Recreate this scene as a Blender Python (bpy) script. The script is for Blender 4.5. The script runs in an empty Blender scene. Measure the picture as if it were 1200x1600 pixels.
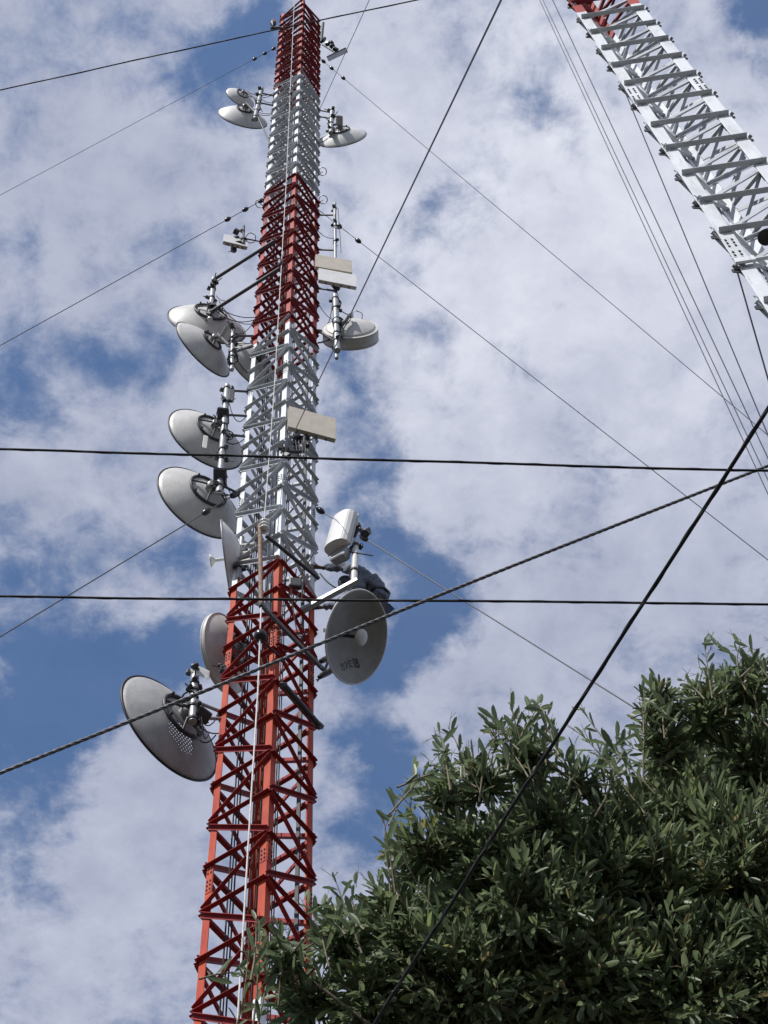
import bpy, math, random
import numpy as np
from mathutils import Vector, Matrix
random.seed(7)
rng = np.random.default_rng(11)
S = bpy.context.scene
COL = S.collection

# ------------------------------------------------------------------ camera
F = 2800.0                      # focal length in pixels of the 1200x1600 photograph
VX, VY = 505.32, -731.52        # where the masts' verticals meet
CAMZ = 1.6
def nrm(v):
    v = np.asarray(v, float)
    return v / np.linalg.norm(v)
_z = nrm([VX - 600, -(VY - 800), -F])
_h = np.array([0, 0, -1.0]); _h = nrm(_h - _z * _h.dot(_z))
R = np.array([np.cross(_h, _z), _h, _z])     # rows: world X, Y, Z in camera axes
CR, CU, CF = R @ [1, 0, 0], R @ [0, 1, 0], R @ [0, 0, -1.0]
CAM = np.array([0, 0, CAMZ])
cd = bpy.data.cameras.new('camera')
cam = bpy.data.objects.new('camera', cd)
COL.objects.link(cam)
M4 = Matrix.Identity(4)
for i in range(3):
    for j in range(3):
        M4[i][j] = R[i][j]
M4[2][3] = CAMZ
cam.matrix_world = M4
cd.sensor_fit = 'VERTICAL'
cd.sensor_height = 24
cd.sensor_width = 18
cd.lens = 24 * F / 1600
cd.clip_start = 0.05
cd.clip_end = 20000
S.camera = cam
S.render.resolution_x, S.render.resolution_y = 768, 1024

def ray(px, py):
    return nrm(R @ [(px - 600) / F, -(py - 800) / F, -1.0])
def at(px, py, Y):               # the point of the pixel's ray at forward distance Y
    d = ray(px, py)
    return CAM + d * (Y / d[1])
def far(px, py, rng_):           # the point of the ray at a given range
    return CAM + ray(px, py) * rng_
def depth(p):
    return float(np.dot(np.asarray(p) - CAM, CF))
def proj(p):
    c = (np.asarray(p) - CAM) @ R
    return 600 + F * c[0] / -c[2], 800 - F * c[1] / -c[2]
def ppm(p):                      # photograph pixels per metre at p
    return F / depth(p)

# ------------------------------------------------------------------ light and sky
SUN = nrm([-0.40, -0.60, 0.72])
S.view_settings.view_transform = 'Standard'
S.view_settings.look = 'None'
S.view_settings.exposure = 0.22
S.view_settings.gamma = 1.0
sl = bpy.data.lights.new('sun', 'SUN')
sl.energy = 3.7
sl.angle = math.radians(0.6)
sl.color = (1.0, 0.965, 0.925)
so = bpy.data.objects.new('sun', sl)
COL.objects.link(so)
so.rotation_euler = Vector(SUN).to_track_quat('Z', 'Y').to_euler()
so.location = (-20, -24, 60)

W = bpy.data.worlds.new('World')
S.world = W
W.use_nodes = True
nt = W.node_tree
nt.nodes.clear()
def N(t, **k):
    n = nt.nodes.new(t)
    for a, b in k.items():
        setattr(n, a, b)
    return n
def L(a, b):
    nt.links.new(a, b)
def mth(op, a, b=None, c=None, clamp=False):
    n = N('ShaderNodeMath', operation=op, use_clamp=clamp)
    for i, v in enumerate((a, b, c)):
        if v is None:
            continue
        if isinstance(v, (int, float)):
            n.inputs[i].default_value = v
        else:
            L(v, n.inputs[i])
    return n.outputs[0]
def smooth(v, a, b, lo=0.0, hi=1.0):
    n = N('ShaderNodeMapRange', interpolation_type='SMOOTHSTEP')
    n.inputs[1].default_value, n.inputs[2].default_value = a, b
    n.inputs[3].default_value, n.inputs[4].default_value = lo, hi
    L(v, n.inputs[0])
    return n.outputs[0]
def noise(vec, scale, detail=6, rough=0.55, dist=0.0):
    n = N('ShaderNodeTexNoise')
    n.inputs['Scale'].default_value = scale
    n.inputs['Detail'].default_value = detail
    n.inputs['Roughness'].default_value = rough
    n.inputs['Distortion'].default_value = dist
    L(vec, n.inputs['Vector'])
    return n
sky = N('ShaderNodeTexSky', sky_type='NISHITA')
sky.sun_disc = False
sky.sun_elevation = math.asin(SUN[2])
sky.sun_rotation = math.atan2(SUN[0], SUN[1])
sky.altitude = 400
sky.air_density = 1.0
sky.dust_density = 0.3
sky.ozone_density = 3.5
bg1 = N('ShaderNodeBackground'); bg1.inputs[1].default_value = 0.105
tint = N('ShaderNodeMix', data_type='RGBA', blend_type='MULTIPLY')     # a clear, deep blue day
tint.inputs[0].default_value = 1.0; tint.inputs[7].default_value = (0.72, 1.0, 1.17, 1)
L(sky.outputs[0], tint.inputs[6]); L(tint.outputs[2], bg1.inputs[0])
tc = N('ShaderNodeTexCoord')
# clouds lie on a flat layer high above: direction / height, so they crowd towards the horizon
sep = N('ShaderNodeSeparateXYZ'); L(tc.outputs['Generated'], sep.inputs[0])
zc = mth('MAXIMUM', sep.outputs[2], 0.06)
div = N('ShaderNodeCombineXYZ')
L(mth('DIVIDE', sep.outputs[0], zc), div.inputs[0]); L(mth('DIVIDE', sep.outputs[1], zc), div.inputs[1])
flat = div.outputs[0]
# wobble of the direction so the breaks between the clouds get ragged edges
wn = noise(flat, 7.0, 7, 0.62)
wv = N('ShaderNodeVectorMath', operation='SUBTRACT'); L(wn.outputs['Color'], wv.inputs[0]); wv.inputs[1].default_value = (.5, .5, .5)
ws = N('ShaderNodeVectorMath', operation='SCALE'); L(wv.outputs[0], ws.inputs[0]); ws.inputs['Scale'].default_value = 0.11
wa = N('ShaderNodeVectorMath', operation='ADD'); L(tc.outputs['Generated'], wa.inputs[0]); L(ws.outputs[0], wa.inputs[1])
wnn = N('ShaderNodeVectorMath', operation='NORMALIZE'); L(wa.outputs[0], wnn.inputs[0])
wdir = wnn.outputs[0]
GAPS = [  # x, y, radius in photograph pixels, weight: the blue breaks (+) and solid banks (-)
 (375, 90, 95, .8), (300, 110, 70, .6), (390, 15, 60, .6), (165, 35, 50, .4), (40, 20, 60, .2),
 (60, 400, 70, .35), (70, 590, 110, .6), (190, 560, 80, .6), (285, 400, 70, .45), (10, 660, 90, .5), (180, 850, 60, .3), (250, 590, 60, .4),
 (50, 1040, 140, 1.0), (170, 1080, 110, .95), (110, 1130, 90, .7), (290, 900, 75, .7), (50, 880, 80, .5), (270, 1030, 70, .7), (20, 1190, 100, .8),
 (540, 620, 70, .75), (600, 715, 60, .6), (560, 790, 70, .8), (640, 880, 85, .9), (680, 970, 75, .85), (610, 1010, 80, .9), (560, 1130, 80, .6),
 (600, 1180, 70, .7), (590, 1260, 75, .75), (530, 1340, 60, .6), (640, 790, 50, .5),
 (665, 335, 40, .5), (655, 450, 45, .3), (700, 525, 40, .35), (835, 165, 45, .4), (885, 200, 50, .35), (860, 120, 40, .25), (920, 240, 40, .2), (1195, 60, 60, .8), (1165, 15, 60, .6),
 (905, 870, 45, .3), (30, 1350, 90, .55), (40, 1440, 60, .3), (760, 1080, 30, .2), (960, 1180, 40, .3),
 (620, 180, 110, -.5), (980, 420, 240, -.6), (760, 700, 130, -.5), (830, 1000, 120, -.6), (150, 1400, 130, -.5), (180, 270, 120, -.3), (640, 1100, 60, -.2), (330, 700, 60, -.4), (1050, 850, 120, -.4), (250, 1230, 90, -.4)]
acc = None
for gx, gy, gr, gw in GAPS:
    d = ray(gx, gy)
    dp = N('ShaderNodeVectorMath', operation='DISTANCE'); L(wdir, dp.inputs[0]); dp.inputs[1].default_value = tuple(d)
    v = smooth(dp.outputs['Value'], gr * 1.35 / F, gr * 0.1 / F, 0.0, gw)
    acc = v if acc is None else mth('ADD', acc, v)
n1 = noise(flat, 7.0, 9, 0.6, 0.3).outputs['Fac']
n2 = noise(flat, 29.0, 9, 0.66, 0.25).outputs['Fac']
n5 = noise(flat, 70.0, 6, 0.65, 0.2).outputs['Fac']
cov = mth('ADD', mth('MULTIPLY', n1, 0.85), mth('ADD', mth('MULTIPLY', n2, 1.15), mth('MULTIPLY', n5, 0.30)))
cov = mth('SUBTRACT', cov, mth('MULTIPLY', acc, 0.62))
dens = smooth(cov, 0.54, 1.27, 0.11, 1.0)
# thickness of the cloud decides how grey its underside is
n3 = noise(flat, 3.2, 8, 0.6, 0.4).outputs['Fac']
n4 = noise(flat, 13.0, 8, 0.6, 0.3).outputs['Fac']
sh = mth('ADD', mth('MULTIPLY', n3, 0.40), mth('ADD', mth('MULTIPLY', n4, 0.40), mth('MULTIPLY', n2, 0.22)))
# up the picture, to the right, the layer is thinner and brighter
dpb = N('ShaderNodeVectorMath', operation='DISTANCE'); L(tc.outputs['Generated'], dpb.inputs[0]); dpb.inputs[1].default_value = tuple(ray(900, 330))
sh = mth('ADD', sh, smooth(dpb.outputs['Value'], 0.30, 0.0, -0.10, 0.13))
cr = N('ShaderNodeValToRGB')
cr.color_ramp.elements[0].position = 0.28; cr.color_ramp.elements[0].color = (0.29, 0.325, 0.44, 1)
cr.color_ramp.elements[1].position = 0.80; cr.color_ramp.elements[1].color = (0.80, 0.815, 0.885, 1)
e = cr.color_ramp.elements.new(0.52); e.color = (0.48, 0.505, 0.61, 1)
L(sh, cr.inputs[0])
bg2 = N('ShaderNodeBackground'); bg2.inputs[1].default_value = 1.0
L(cr.outputs[0], bg2.inputs[0])
mx = N('ShaderNodeMixShader')
L(mth('MULTIPLY', dens, 0.96), mx.inputs[0]); L(bg1.outputs[0], mx.inputs[1]); L(bg2.outputs[0], mx.inputs[2])
wo = N('ShaderNodeOutputWorld'); L(mx.outputs[0], wo.inputs[0])

# ------------------------------------------------------------------ helpers
def mat(name, c1, c2=None, scale=6.0, rough=0.5, metal=0.0, lo=0.35, hi=0.7, bump=0.0, detail=6, spec=None, stretch=None, rust=None):
    m = bpy.data.materials.new(name); m.use_nodes = True
    t = m.node_tree; b = t.nodes['Principled BSDF']
    b.inputs['Roughness'].default_value = rough
    b.inputs['Metallic'].default_value = metal
    if spec is not None:
        b.inputs['Specular IOR Level'].default_value = spec
    c2 = c2 or tuple(x * 0.7 for x in c1)
    g = t.nodes.new('ShaderNodeNewGeometry')
    src = g.outputs['Position']
    if stretch:
        mp = t.nodes.new('ShaderNodeVectorMath'); mp.operation = 'MULTIPLY'; mp.inputs[1].default_value = stretch
        t.links.new(src, mp.inputs[0]); src = mp.outputs[0]
    n = t.nodes.new('ShaderNodeTexNoise'); n.inputs['Scale'].default_value = scale; n.inputs['Detail'].default_value = detail
    n.inputs['Roughness'].default_value = 0.65
    t.links.new(src, n.inputs['Vector'])
    r = t.nodes.new('ShaderNodeValToRGB')
    r.color_ramp.elements[0].position = lo; r.color_ramp.elements[0].color = (*c2, 1)
    r.color_ramp.elements[1].position = hi; r.color_ramp.elements[1].color = (*c1, 1)
    t.links.new(n.outputs['Fac'], r.inputs[0]); colr = r.outputs[0]
    if rust:                      # (colour, amount): runs of rust and grime
        mp2 = t.nodes.new('ShaderNodeVectorMath'); mp2.operation = 'MULTIPLY'; mp2.inputs[1].default_value = (9, 9, 1.6)
        t.links.new(g.outputs['Position'], mp2.inputs[0])
        n2_ = t.nodes.new('ShaderNodeTexNoise'); n2_.inputs['Scale'].default_value = 1.7; n2_.inputs['Detail'].default_value = 9; n2_.inputs['Roughness'].default_value = .7
        t.links.new(mp2.outputs[0], n2_.inputs['Vector'])
        r2_ = t.nodes.new('ShaderNodeMapRange'); r2_.inputs[1].default_value = .55; r2_.inputs[2].default_value = .72; r2_.inputs[4].default_value = rust[1]
        t.links.new(n2_.outputs['Fac'], r2_.inputs[0])
        mxx = t.nodes.new('ShaderNodeMix'); mxx.data_type = 'RGBA'; mxx.inputs[7].default_value = (*rust[0], 1)
        t.links.new(r2_.outputs[0], mxx.inputs[0]); t.links.new(colr, mxx.inputs[6]); colr = mxx.outputs[2]
    t.links.new(colr, b.inputs['Base Color'])
    if bump:
        bp = t.nodes.new('ShaderNodeBump'); bp.inputs['Strength'].default_value = bump; bp.inputs['Distance'].default_value = 0.01
        t.links.new(n.outputs['Fac'], bp.inputs['Height']); t.links.new(bp.outputs[0], b.inputs['Normal'])
    return m
RED = mat('red_paint', (0.50, 0.075, 0.030), (0.36, 0.042, 0.022), 5, 0.6, lo=.35, hi=.62, spec=.25, stretch=(1, 1, .35), rust=((.16, .045, .03), .6))
SHADE_BRED = mat('shaded_brace_red', (0.34, 0.030, 0.030), (0.23, 0.019, 0.022), 5, 0.6, lo=.35, hi=.62, spec=.25, stretch=(1, 1, .35), rust=((.10, .03, .025), .6))  # the mast red darkened: shade of the brace undersides put into the colour
HAZE_RED = mat('shaded_hazed_red', (0.42, 0.072, 0.060), (0.31, 0.046, 0.042), 5, 0.6, lo=.35, hi=.62, spec=.25, stretch=(1, 1, .35), rust=((.16, .05, .04), .6))  # red for the higher sections, with shade and a little haze mixed into it
HAZE_BRED = mat('shaded_hazed_brace_red', (0.28, 0.036, 0.044), (0.20, 0.024, 0.032), 5, 0.6, lo=.35, hi=.62, spec=.25, stretch=(1, 1, .35), rust=((.10, .03, .025), .6))  # brace red up high: underside shade and haze both painted into the colour
SHADE_BWHITE = mat('weathered_shaded_brace_white', (0.55, 0.575, 0.61), (0.40, 0.42, 0.45), 4, 0.5, lo=.3, hi=.6, stretch=(1, 1, .35), rust=((.28, .25, .22), .6))  # white paint greyed to carry underside shade, with real grime runs on top
WHITE = mat('white_paint', (0.76, 0.79, 0.83), (0.58, 0.60, 0.62), 4, 0.5, lo=.3, hi=.55, stretch=(1, 1, .35), rust=((.36, .33, .30), .6))
GALV = mat('galvanised_steel', (0.46, 0.47, 0.48), (0.30, 0.31, 0.32), 30, 0.45, 0.5)
DSTEEL = mat('dark_steel', (0.085, 0.087, 0.095), (0.045, 0.046, 0.05), 25, 0.5, 0.3)
BLACK = mat('black_rubber', (0.018, 0.018, 0.02), (0.010, 0.010, 0.012), 40, 0.5)
CABLE = mat('cable_jacket', (0.032, 0.032, 0.036), (0.018, 0.018, 0.02), 60, 0.7, spec=.25)
STRAND = mat('steel_strand', (0.17, 0.17, 0.18), (0.08, 0.08, 0.09), 70, 0.55, 0.3)
GUYM = mat('guy_wire_steel', (0.11, 0.115, 0.13), (0.07, 0.07, 0.08), 30, 0.5, 0.4)
ROPEM = mat('pale_wire', (0.70, 0.68, 0.66), (0.50, 0.46, 0.44), 9, 0.6)
DISHW = mat('dish_white', (0.66, 0.65, 0.63), (0.53, 0.52, 0.50), 3.2, 0.45, lo=.3, hi=.6, rust=((.36, .34, .31), .55))
DISHB = mat('dish_bright', (0.78, 0.78, 0.78), (0.68, 0.68, 0.67), 3.0, 0.45, rust=((.45, .43, .40), .5))
DISHG = mat('dish_grey', (0.42, 0.42, 0.42), (0.31, 0.31, 0.315), 4.0, 0.5, lo=.3, hi=.62, rust=((.20, .19, .18), .5))
DISHD = mat('dish_warm_grey', (0.30, 0.295, 0.285), (0.22, 0.217, 0.21), 4.0, 0.5, lo=.3, hi=.62, rust=((.15, .14, .13), .5))
BEIGE = mat('beige_plastic', (0.56, 0.51, 0.43), (0.48, 0.43, 0.36), 5, 0.5, rust=((.34, .30, .25), .5))
BOXW = mat('pale_enclosure', (0.62, 0.62, 0.60), (0.50, 0.50, 0.48), 6, 0.5)
RUST = mat('rusty_pipe', (0.34, 0.24, 0.18), (0.16, 0.085, 0.055), 14, 0.75, 0.1, bump=.2)
PORC = mat('porcelain', (0.75, 0.75, 0.74), None, 10, 0.2)
INSUL = mat('brown_insulator', (0.03, 0.026, 0.03), (0.02, 0.017, 0.02), 20, 0.3)
LENS = mat('lamp_glass', (0.30, 0.10, 0.06), (0.25, 0.08, 0.05), 10, 0.15)
GROUND = mat('dry_grass_soil', (0.055, 0.055, 0.036), (0.032, 0.030, 0.022), 1.5, 0.95, bump=.4)
CONC = mat('concrete', (0.36, 0.35, 0.33), (0.26, 0.25, 0.24), 4, 0.85, bump=.2)
BARK = mat('bark', (0.20, 0.165, 0.13), (0.10, 0.08, 0.06), 18, 0.85, bump=.5)
TWIG = mat('twig_bark', (0.24, 0.20, 0.13), (0.14, 0.12, 0.075), 30, 0.8)
DENIM = mat('jacket_cloth', (0.20, 0.22, 0.28), (0.10, 0.115, 0.155), 22, 0.85, bump=.5)
TROUS = mat('trouser_cloth', (0.07, 0.078, 0.11), (0.04, 0.044, 0.065), 25, 0.9, bump=.5)
SKIN = mat('skin', (0.30, 0.165, 0.105), (0.24, 0.13, 0.08), 15, 0.55)
GLOVE = mat('leather_glove', (0.13, 0.075, 0.045), (0.08, 0.045, 0.03), 25, 0.7)
WOOD = mat('pole_wood', (0.20, 0.15, 0.11), (0.12, 0.09, 0.065), 8, 0.85)
MARK = mat('faded_black_print', (0.06, 0.06, 0.065), (0.26, 0.26, 0.265), 26, 0.7, lo=.35, hi=.6)

def perp(d):
    a = np.array([0, 0, 1.0]) if abs(d[2]) < 0.9 else np.array([1.0, 0, 0])
    u = nrm(np.cross(d, a)); return u, np.cross(d, u)

class MB:
    def __init__(s):
        s.v = []; s.f = []; s.m = []; s.sm = []
    def add(s, vs, fs, mi=0, smooth=False):
        o = len(s.v)
        s.v += [tuple(map(float, x)) for x in vs]
        for f in fs:
            s.f.append(tuple(i + o for i in f)); s.m.append(mi); s.sm.append(smooth)
    def prism(s, prof0, prof1, mi=0):
        n = len(prof0)
        fs = [(i, (i + 1) % n, n + (i + 1) % n, n + i) for i in range(n)]
        s.add(list(prof0) + list(prof1), fs + [tuple(range(n - 1, -1, -1)), tuple(range(n, 2 * n))], mi)
    def box(s, c, ex, ey, ez, mi=0):          # centre and three half vectors
        c, ex, ey, ez = map(np.asarray, (c, ex, ey, ez))
        a = [c - ex - ey - ez, c + ex - ey - ez, c + ex + ey - ez, c - ex + ey - ez]
        s.prism(a, [p + 2 * ez for p in a], mi)
    def bevbox(s, c, ex, ey, ez, b=0.15, mi=0):   # box with chamfered edges
        c, ex, ey, ez = map(lambda q: np.asarray(q, float), (c, ex, ey, ez))
        k = 1 - b
        ring = [(-k, -1), (k, -1), (1, -k), (1, k), (k, 1), (-k, 1), (-1, k), (-1, -k)]
        rows = []
        for z, sc in ((-1, k), (-k, 1), (k, 1), (1, k)):
            rows.append([c + ex * x * sc + ey * y * sc + ez * z for x, y in ring])
        vs = sum(rows, []); n = 8
        fs = [tuple(range(n - 1, -1, -1)), tuple(range(3 * n, 4 * n))]
        for r in range(3):
            fs += [(r * n + i, r * n + (i + 1) % n, (r + 1) * n + (i + 1) % n, (r + 1) * n + i) for i in range(n)]
        s.add(vs, fs, mi)
    def tube(s, pts, r, seg=8, mi=0, caps=True):
        pts = [np.asarray(p, float) for p in pts]
        n = len(pts); rr = r if hasattr(r, '__len__') else [r] * n
        u = None; vs = []
        for i, p in enumerate(pts):
            d = nrm(pts[min(i + 1, n - 1)] - pts[max(i - 1, 0)])
            if u is None: u, w = perp(d)
            else:
                u = nrm(u - d * u.dot(d)); w = np.cross(d, u)
            for k in range(seg):
                a = 2 * math.pi * k / seg
                vs.append(p + rr[i] * (u * math.cos(a) + w * math.sin(a)))
        fs = []
        for i in range(n - 1):
            for k in range(seg):
                fs.append((i * seg + k, i * seg + (k + 1) % seg, (i + 1) * seg + (k + 1) % seg, (i + 1) * seg + k))
        s.add(vs, fs, mi, True)
        if caps:
            s.add(vs[:seg], [tuple(range(seg - 1, -1, -1))], mi); s.add(vs[-seg:], [tuple(range(seg))], mi)
    def lathe(s, o, ax, prof, seg=32, mi=0, closed=False):      # prof: (radius, distance along axis)
        o = np.asarray(o, float); ax = nrm(ax); u, w = perp(ax); vs = []; n = len(prof)
        for r, z in prof:
            for k in range(seg):
                a = 2 * math.pi * k / seg
                vs.append(o + ax * z + max(r, 1e-4) * (u * math.cos(a) + w * math.sin(a)))
        fs = []
        for i in range(n if closed else n - 1):
            j = (i + 1) % n
            for k in range(seg):
                fs.append((i * seg + k, j * seg + k, j * seg + (k + 1) % seg, i * seg + (k + 1) % seg))
        s.add(vs, fs, mi, True)
    def ring(s, o, ax, r, t, seg=28, mi=0):
        s.lathe(o, ax, [(r + t * math.cos(a), t * math.sin(a)) for a in np.linspace(0, 2 * math.pi, 7)[:-1]], seg, mi, True)
    def angle(s, p0, p1, out, side, wf, wo, t, mi=0):
        """rolled angle bar from p0 to p1: flat flange (width wf along side) on the face, second flange standing out"""
        p0, p1 = np.asarray(p0, float), np.asarray(p1, float)
        q = [(0, 0), (wf, 0), (wf, t), (t, t), (t, wo), (0, wo)]
        s.prism([p0 + side * a + out * b for a, b in q], [p1 + side * a + out * b for a, b in q], mi)
    def build(s, name, mats, parent=None, kind=None):
        me = bpy.data.meshes.new(name)
        org = np.array(s.v).mean(axis=0) if parent is None else np.zeros(3)
        base = np.array(parent.location) if parent is not None else org
        pp = parent
        while pp is not None and pp.parent is not None:
            pp = pp.parent; base = base + np.array(pp.location)
        vv = np.array(s.v) - base
        me.from_pydata(vv.tolist(), [], s.f)
        for m in (mats if isinstance(mats, (list, tuple)) else [mats]):
            me.materials.append(m)
        me.polygons.foreach_set('material_index', s.m)
        me.polygons.foreach_set('use_smooth', s.sm)
        me.update()
        o = bpy.data.objects.new(name, me); COL.objects.link(o)
        if parent is not None: o.parent = parent
        else: o.location = tuple(base)
        if kind: o['kind'] = kind
        return o
def tag(o, label, cat, group=None):
    o['label'] = label; o['category'] = cat
    if group: o['group'] = group
    return o
def thing(name, loc, label, cat, group=None):
    o = bpy.data.objects.new(name, None); o.empty_display_size = 0.2
    o.location = tuple(map(float, loc)); COL.objects.link(o)
    return tag(o, label, cat, group)

# ------------------------------------------------------------------ ground
g = MB()
gn = 40; ext = 4000
xs = np.sign(np.linspace(-1, 1, gn + 1)) * np.abs(np.linspace(-1, 1, gn + 1)) ** 3 * ext
g.add([(x, y, 0.05 * math.sin(x * .7) * math.cos(y * .6) if max(abs(x), abs(y)) < 60 else 0) for y in xs for x in xs],
      [(j * (gn + 1) + i, j * (gn + 1) + i + 1, (j + 1) * (gn + 1) + i + 1, (j + 1) * (gn + 1) + i) for j in range(gn) for i in range(gn)], 0, True)
g.build('ground', GROUND)['kind'] = 'structure'

# ------------------------------------------------------------------ the lattice mast in the middle
X1, Y1, W1, PH1, H0, HS, HD = -1.749, 14.631, 0.979, 0.55, 25.376 + CAMZ, 0.8697, 19.185 + CAMZ
dL = np.array([-math.cos(PH1), math.sin(PH1), 0]); dR = np.array([math.sin(PH1), math.cos(PH1), 0])
nb = np.array([X1, Y1, 0]); LEGS1 = [nb + dL * W1, nb, nb + dR * W1, nb + dL * W1 + dR * W1]   # left, near, right, back
CEN1 = (LEGS1[0] + LEGS1[2]) / 2
TOP1 = H0 + 40
def band1(z): return (0 if z < H0 + 5 else 3) if math.floor((z - H0) / 10.0) % 2 == 1 else 1     # 0 red, 3 red with shade and haze painted in, 1 white
def bracem(z): return SHADE_BRED if z < H0 - 8.5 else {0: SHADE_BRED, 1: SHADE_BWHITE, 3: HAZE_BRED}[band1(z)]
mast = thing('lattice_mast', CEN1, 'tall square red and white banded lattice mast hung with dishes', 'mast')
UP = np.array([0, 0, 1.0])
def leg_mesh(c, d1, d2, zs, bandf, fl, t, axis=UP, bolts=()):
    b = MB()
    q = [c, c + d1 * fl, c + d1 * fl + d2 * t, c + d1 * t + d2 * t, c + d2 * fl + d1 * t, c + d2 * fl]
    for z0, z1 in zip(zs[:-1], zs[1:]):
        b.prism([p + axis * z0 for p in q], [p + axis * z1 for p in q], bandf((z0 + z1) / 2))
    for z in bolts:                                  # splice plates with two rows of bolts on each flange
        for d, o in ((d1, d2), (d2, d1)):
            b.box(c + d * fl * .5 - nrm(o) * 0.004 + axis * z, d * fl * .44, nrm(o) * 0.0035, axis * 0.30, bandf(z))
            for k in range(-3, 4):
                if k == 0: continue
                for off in (.28, .72):
                    b.box(c + d * fl * off - nrm(o) * 0.014 + axis * (z + k * .08), d * .009, nrm(o) * .009, axis * .012, 2)
    return b
NBR = [(3, 1), (0, 2), (1, 3), (2, 0)]
bz = [0.3] + [H0 + 10 * k for k in range(-2, 5) if H0 + 10 * k > .3] + [TOP1]
for k in range(4):
    d1 = nrm(LEGS1[NBR[k][0]] - LEGS1[k]); d2 = nrm(LEGS1[NBR[k][1]] - LEGS1[k])
    leg_mesh(LEGS1[k], d1, d2, bz, band1, 0.112, 0.012, bolts=[H0 + 2.7 + 5 * j for j in range(-5, 7)]).build('leg', [RED, WHITE, DSTEEL, HAZE_RED], mast)
braces = []
nlo, nhi = int((1 - HD) / HS), int((TOP1 - HD) / HS)
for kf, (a, b_) in enumerate(((0, 1), (1, 2), (2, 3), (3, 0))):     # seen from outside: a on the left, b on the right
    pa, pb = LEGS1[a], LEGS1[b_]
    d = nrm(pb - pa); out = np.cross(d, UP)
    if out.dot(pa - CEN1) < 0: out = -out
    ov = 0.02
    for n in range(nlo, nhi):
        z = HD + n * HS
        dn = (n % 2 == 0)
        braces.append(('horizontal_brace', z, pa - d * ov + UP * (z - .03) + out * .002, pb + d * ov + UP * (z - .03) + out * .002, out, UP * 1.0, .06, .07))
        # zigzag: left node on even levels, right node on odd ones
        if dn: q0, q1 = pa + UP * (z + .06), pb + UP * (z + HS - .075)
        else: q0, q1 = pb + UP * (z + .06), pa + UP * (z + HS - .075)
        dd = nrm(q1 - q0); sd = nrm(np.cross(dd, out))
        if sd[2] < 0: sd = -sd
        flip = (kf % 2 == 0) != dn                     # these have their standing flange on the upper edge
        if flip: sd = -sd
        braces.append(('diagonal_brace', z + HS / 2, q0 - dd * ov - sd * .025 + out * .0105, q1 + dd * ov - sd * .025 + out * .0105, out, sd, .062, .06))
rest = {}
cnt = {'horizontal_brace': 0, 'diagonal_brace': 0}
order = sorted(range(len(braces)), key=lambda i: (braces[i][1] if proj((braces[i][2] + braces[i][3]) / 2)[1] < 1640 else 1e3))
for i in order:
    nm, z, p0, p1, out, sd, wf, wo = braces[i]
    vis = proj((p0 + p1) / 2)[1] < 1640
    if vis and cnt[nm] < 100:
        cnt[nm] += 1; b = MB()
        b.angle(p0, p1, out, sd, wf, wo, .007)
        b.build(nm, bracem(z), mast)
    else:
        b = rest.setdefault(nm, MB())
        b.angle(p0, p1, out, sd, wf, wo, .007, 0 if z < H0 - 8.5 else band1(z))
for nm, b in rest.items():
    b.build(nm, [SHADE_BRED, SHADE_BWHITE, DSTEEL, HAZE_BRED], mast, kind='stuff')
# feeder cables up the inside and the tray along the right leg
for fx, fy, r in ((.32, .22, .010), (.40, .20, .008), (.24, .5, .010), (.66, .75, .009), (.86, .30, .012), (.86, .36, .010), (.86, .42, .012), (.56, .86, .010)):
    p = LEGS1[1] + dL * W1 * fx + dR * W1 * fy
    b = MB(); b.tube([p + UP * z for z in np.linspace(.3, TOP1 - 1, 30)], r, 6); b.build('feeder_cable', CABLE, mast)
b = MB()
p = LEGS1[2] + dL * .17 - dR * .10
b.box(p + UP * 30, dL * .03, dR * .012, UP * 29); b.build('cable_tray', DSTEEL, mast)
b = MB(); b.bevbox(CEN1 + UP * .12, (1.1, 0, 0), (0, 1.1, 0), UP * .2, .08); b.build('footing', CONC, mast)

# ------------------------------------------------------------------ the second mast, upper right
AX = nrm([-0.01659642, 0.01421568, 0.99976121])
HT0, HS2, W2, D2 = 24.8247, 0.8975, 0.90, 0.47
b2 = np.array([3.5255, 5.7007, CAMZ])
e2 = np.array([math.cos(-.0869), math.sin(-.0869), 0]); e2 = nrm(e2 - AX * e2.dot(AX)); n2v = np.cross(AX, e2)
gz = -CAMZ / AX[2]
LEGS2 = [b2, b2 + e2 * W2, b2 + e2 * W2 * .5 + n2v * D2]       # left, right, rear
C2 = sum(LEGS2) / 3
mast2 = thing('guyed_mast', b2 + e2 * .45 + n2v * .2 + AX * gz, 'white steel lattice mast with red top section leaning across the upper right', 'mast')
RB = HT0 + 0.35
def band2(h): return 0 if h > RB and (h - RB) // 10 % 2 == 0 else (0 if h < RB - 12 and (RB - 12 - h) // 12 % 2 == 0 else 1)
TOP2 = 46.0
zs2 = [gz + .3, RB - 24, RB - 12, RB, RB + 10, TOP2]
zs2 = sorted(z for z in zs2 if z >= gz + .3)
for k in range(3):
    d1 = nrm(LEGS2[(k - 1) % 3] - LEGS2[k]); d2 = nrm(LEGS2[(k + 1) % 3] - LEGS2[k])
    leg_mesh(LEGS2[k], d1, d2, zs2, band2, 0.135 if k < 2 else .11, 0.012, AX, bolts=[HT0 - 4.2 * HS2 - .33 + 6 * HS2 * j for j in range(-3, 4)]).build('leg', [HAZE_RED, WHITE, DSTEEL], mast2)
rest = {}
nlo, nhi = int((gz + .6 - HT0) / HS2), int((TOP2 - HT0) / HS2)
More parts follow.
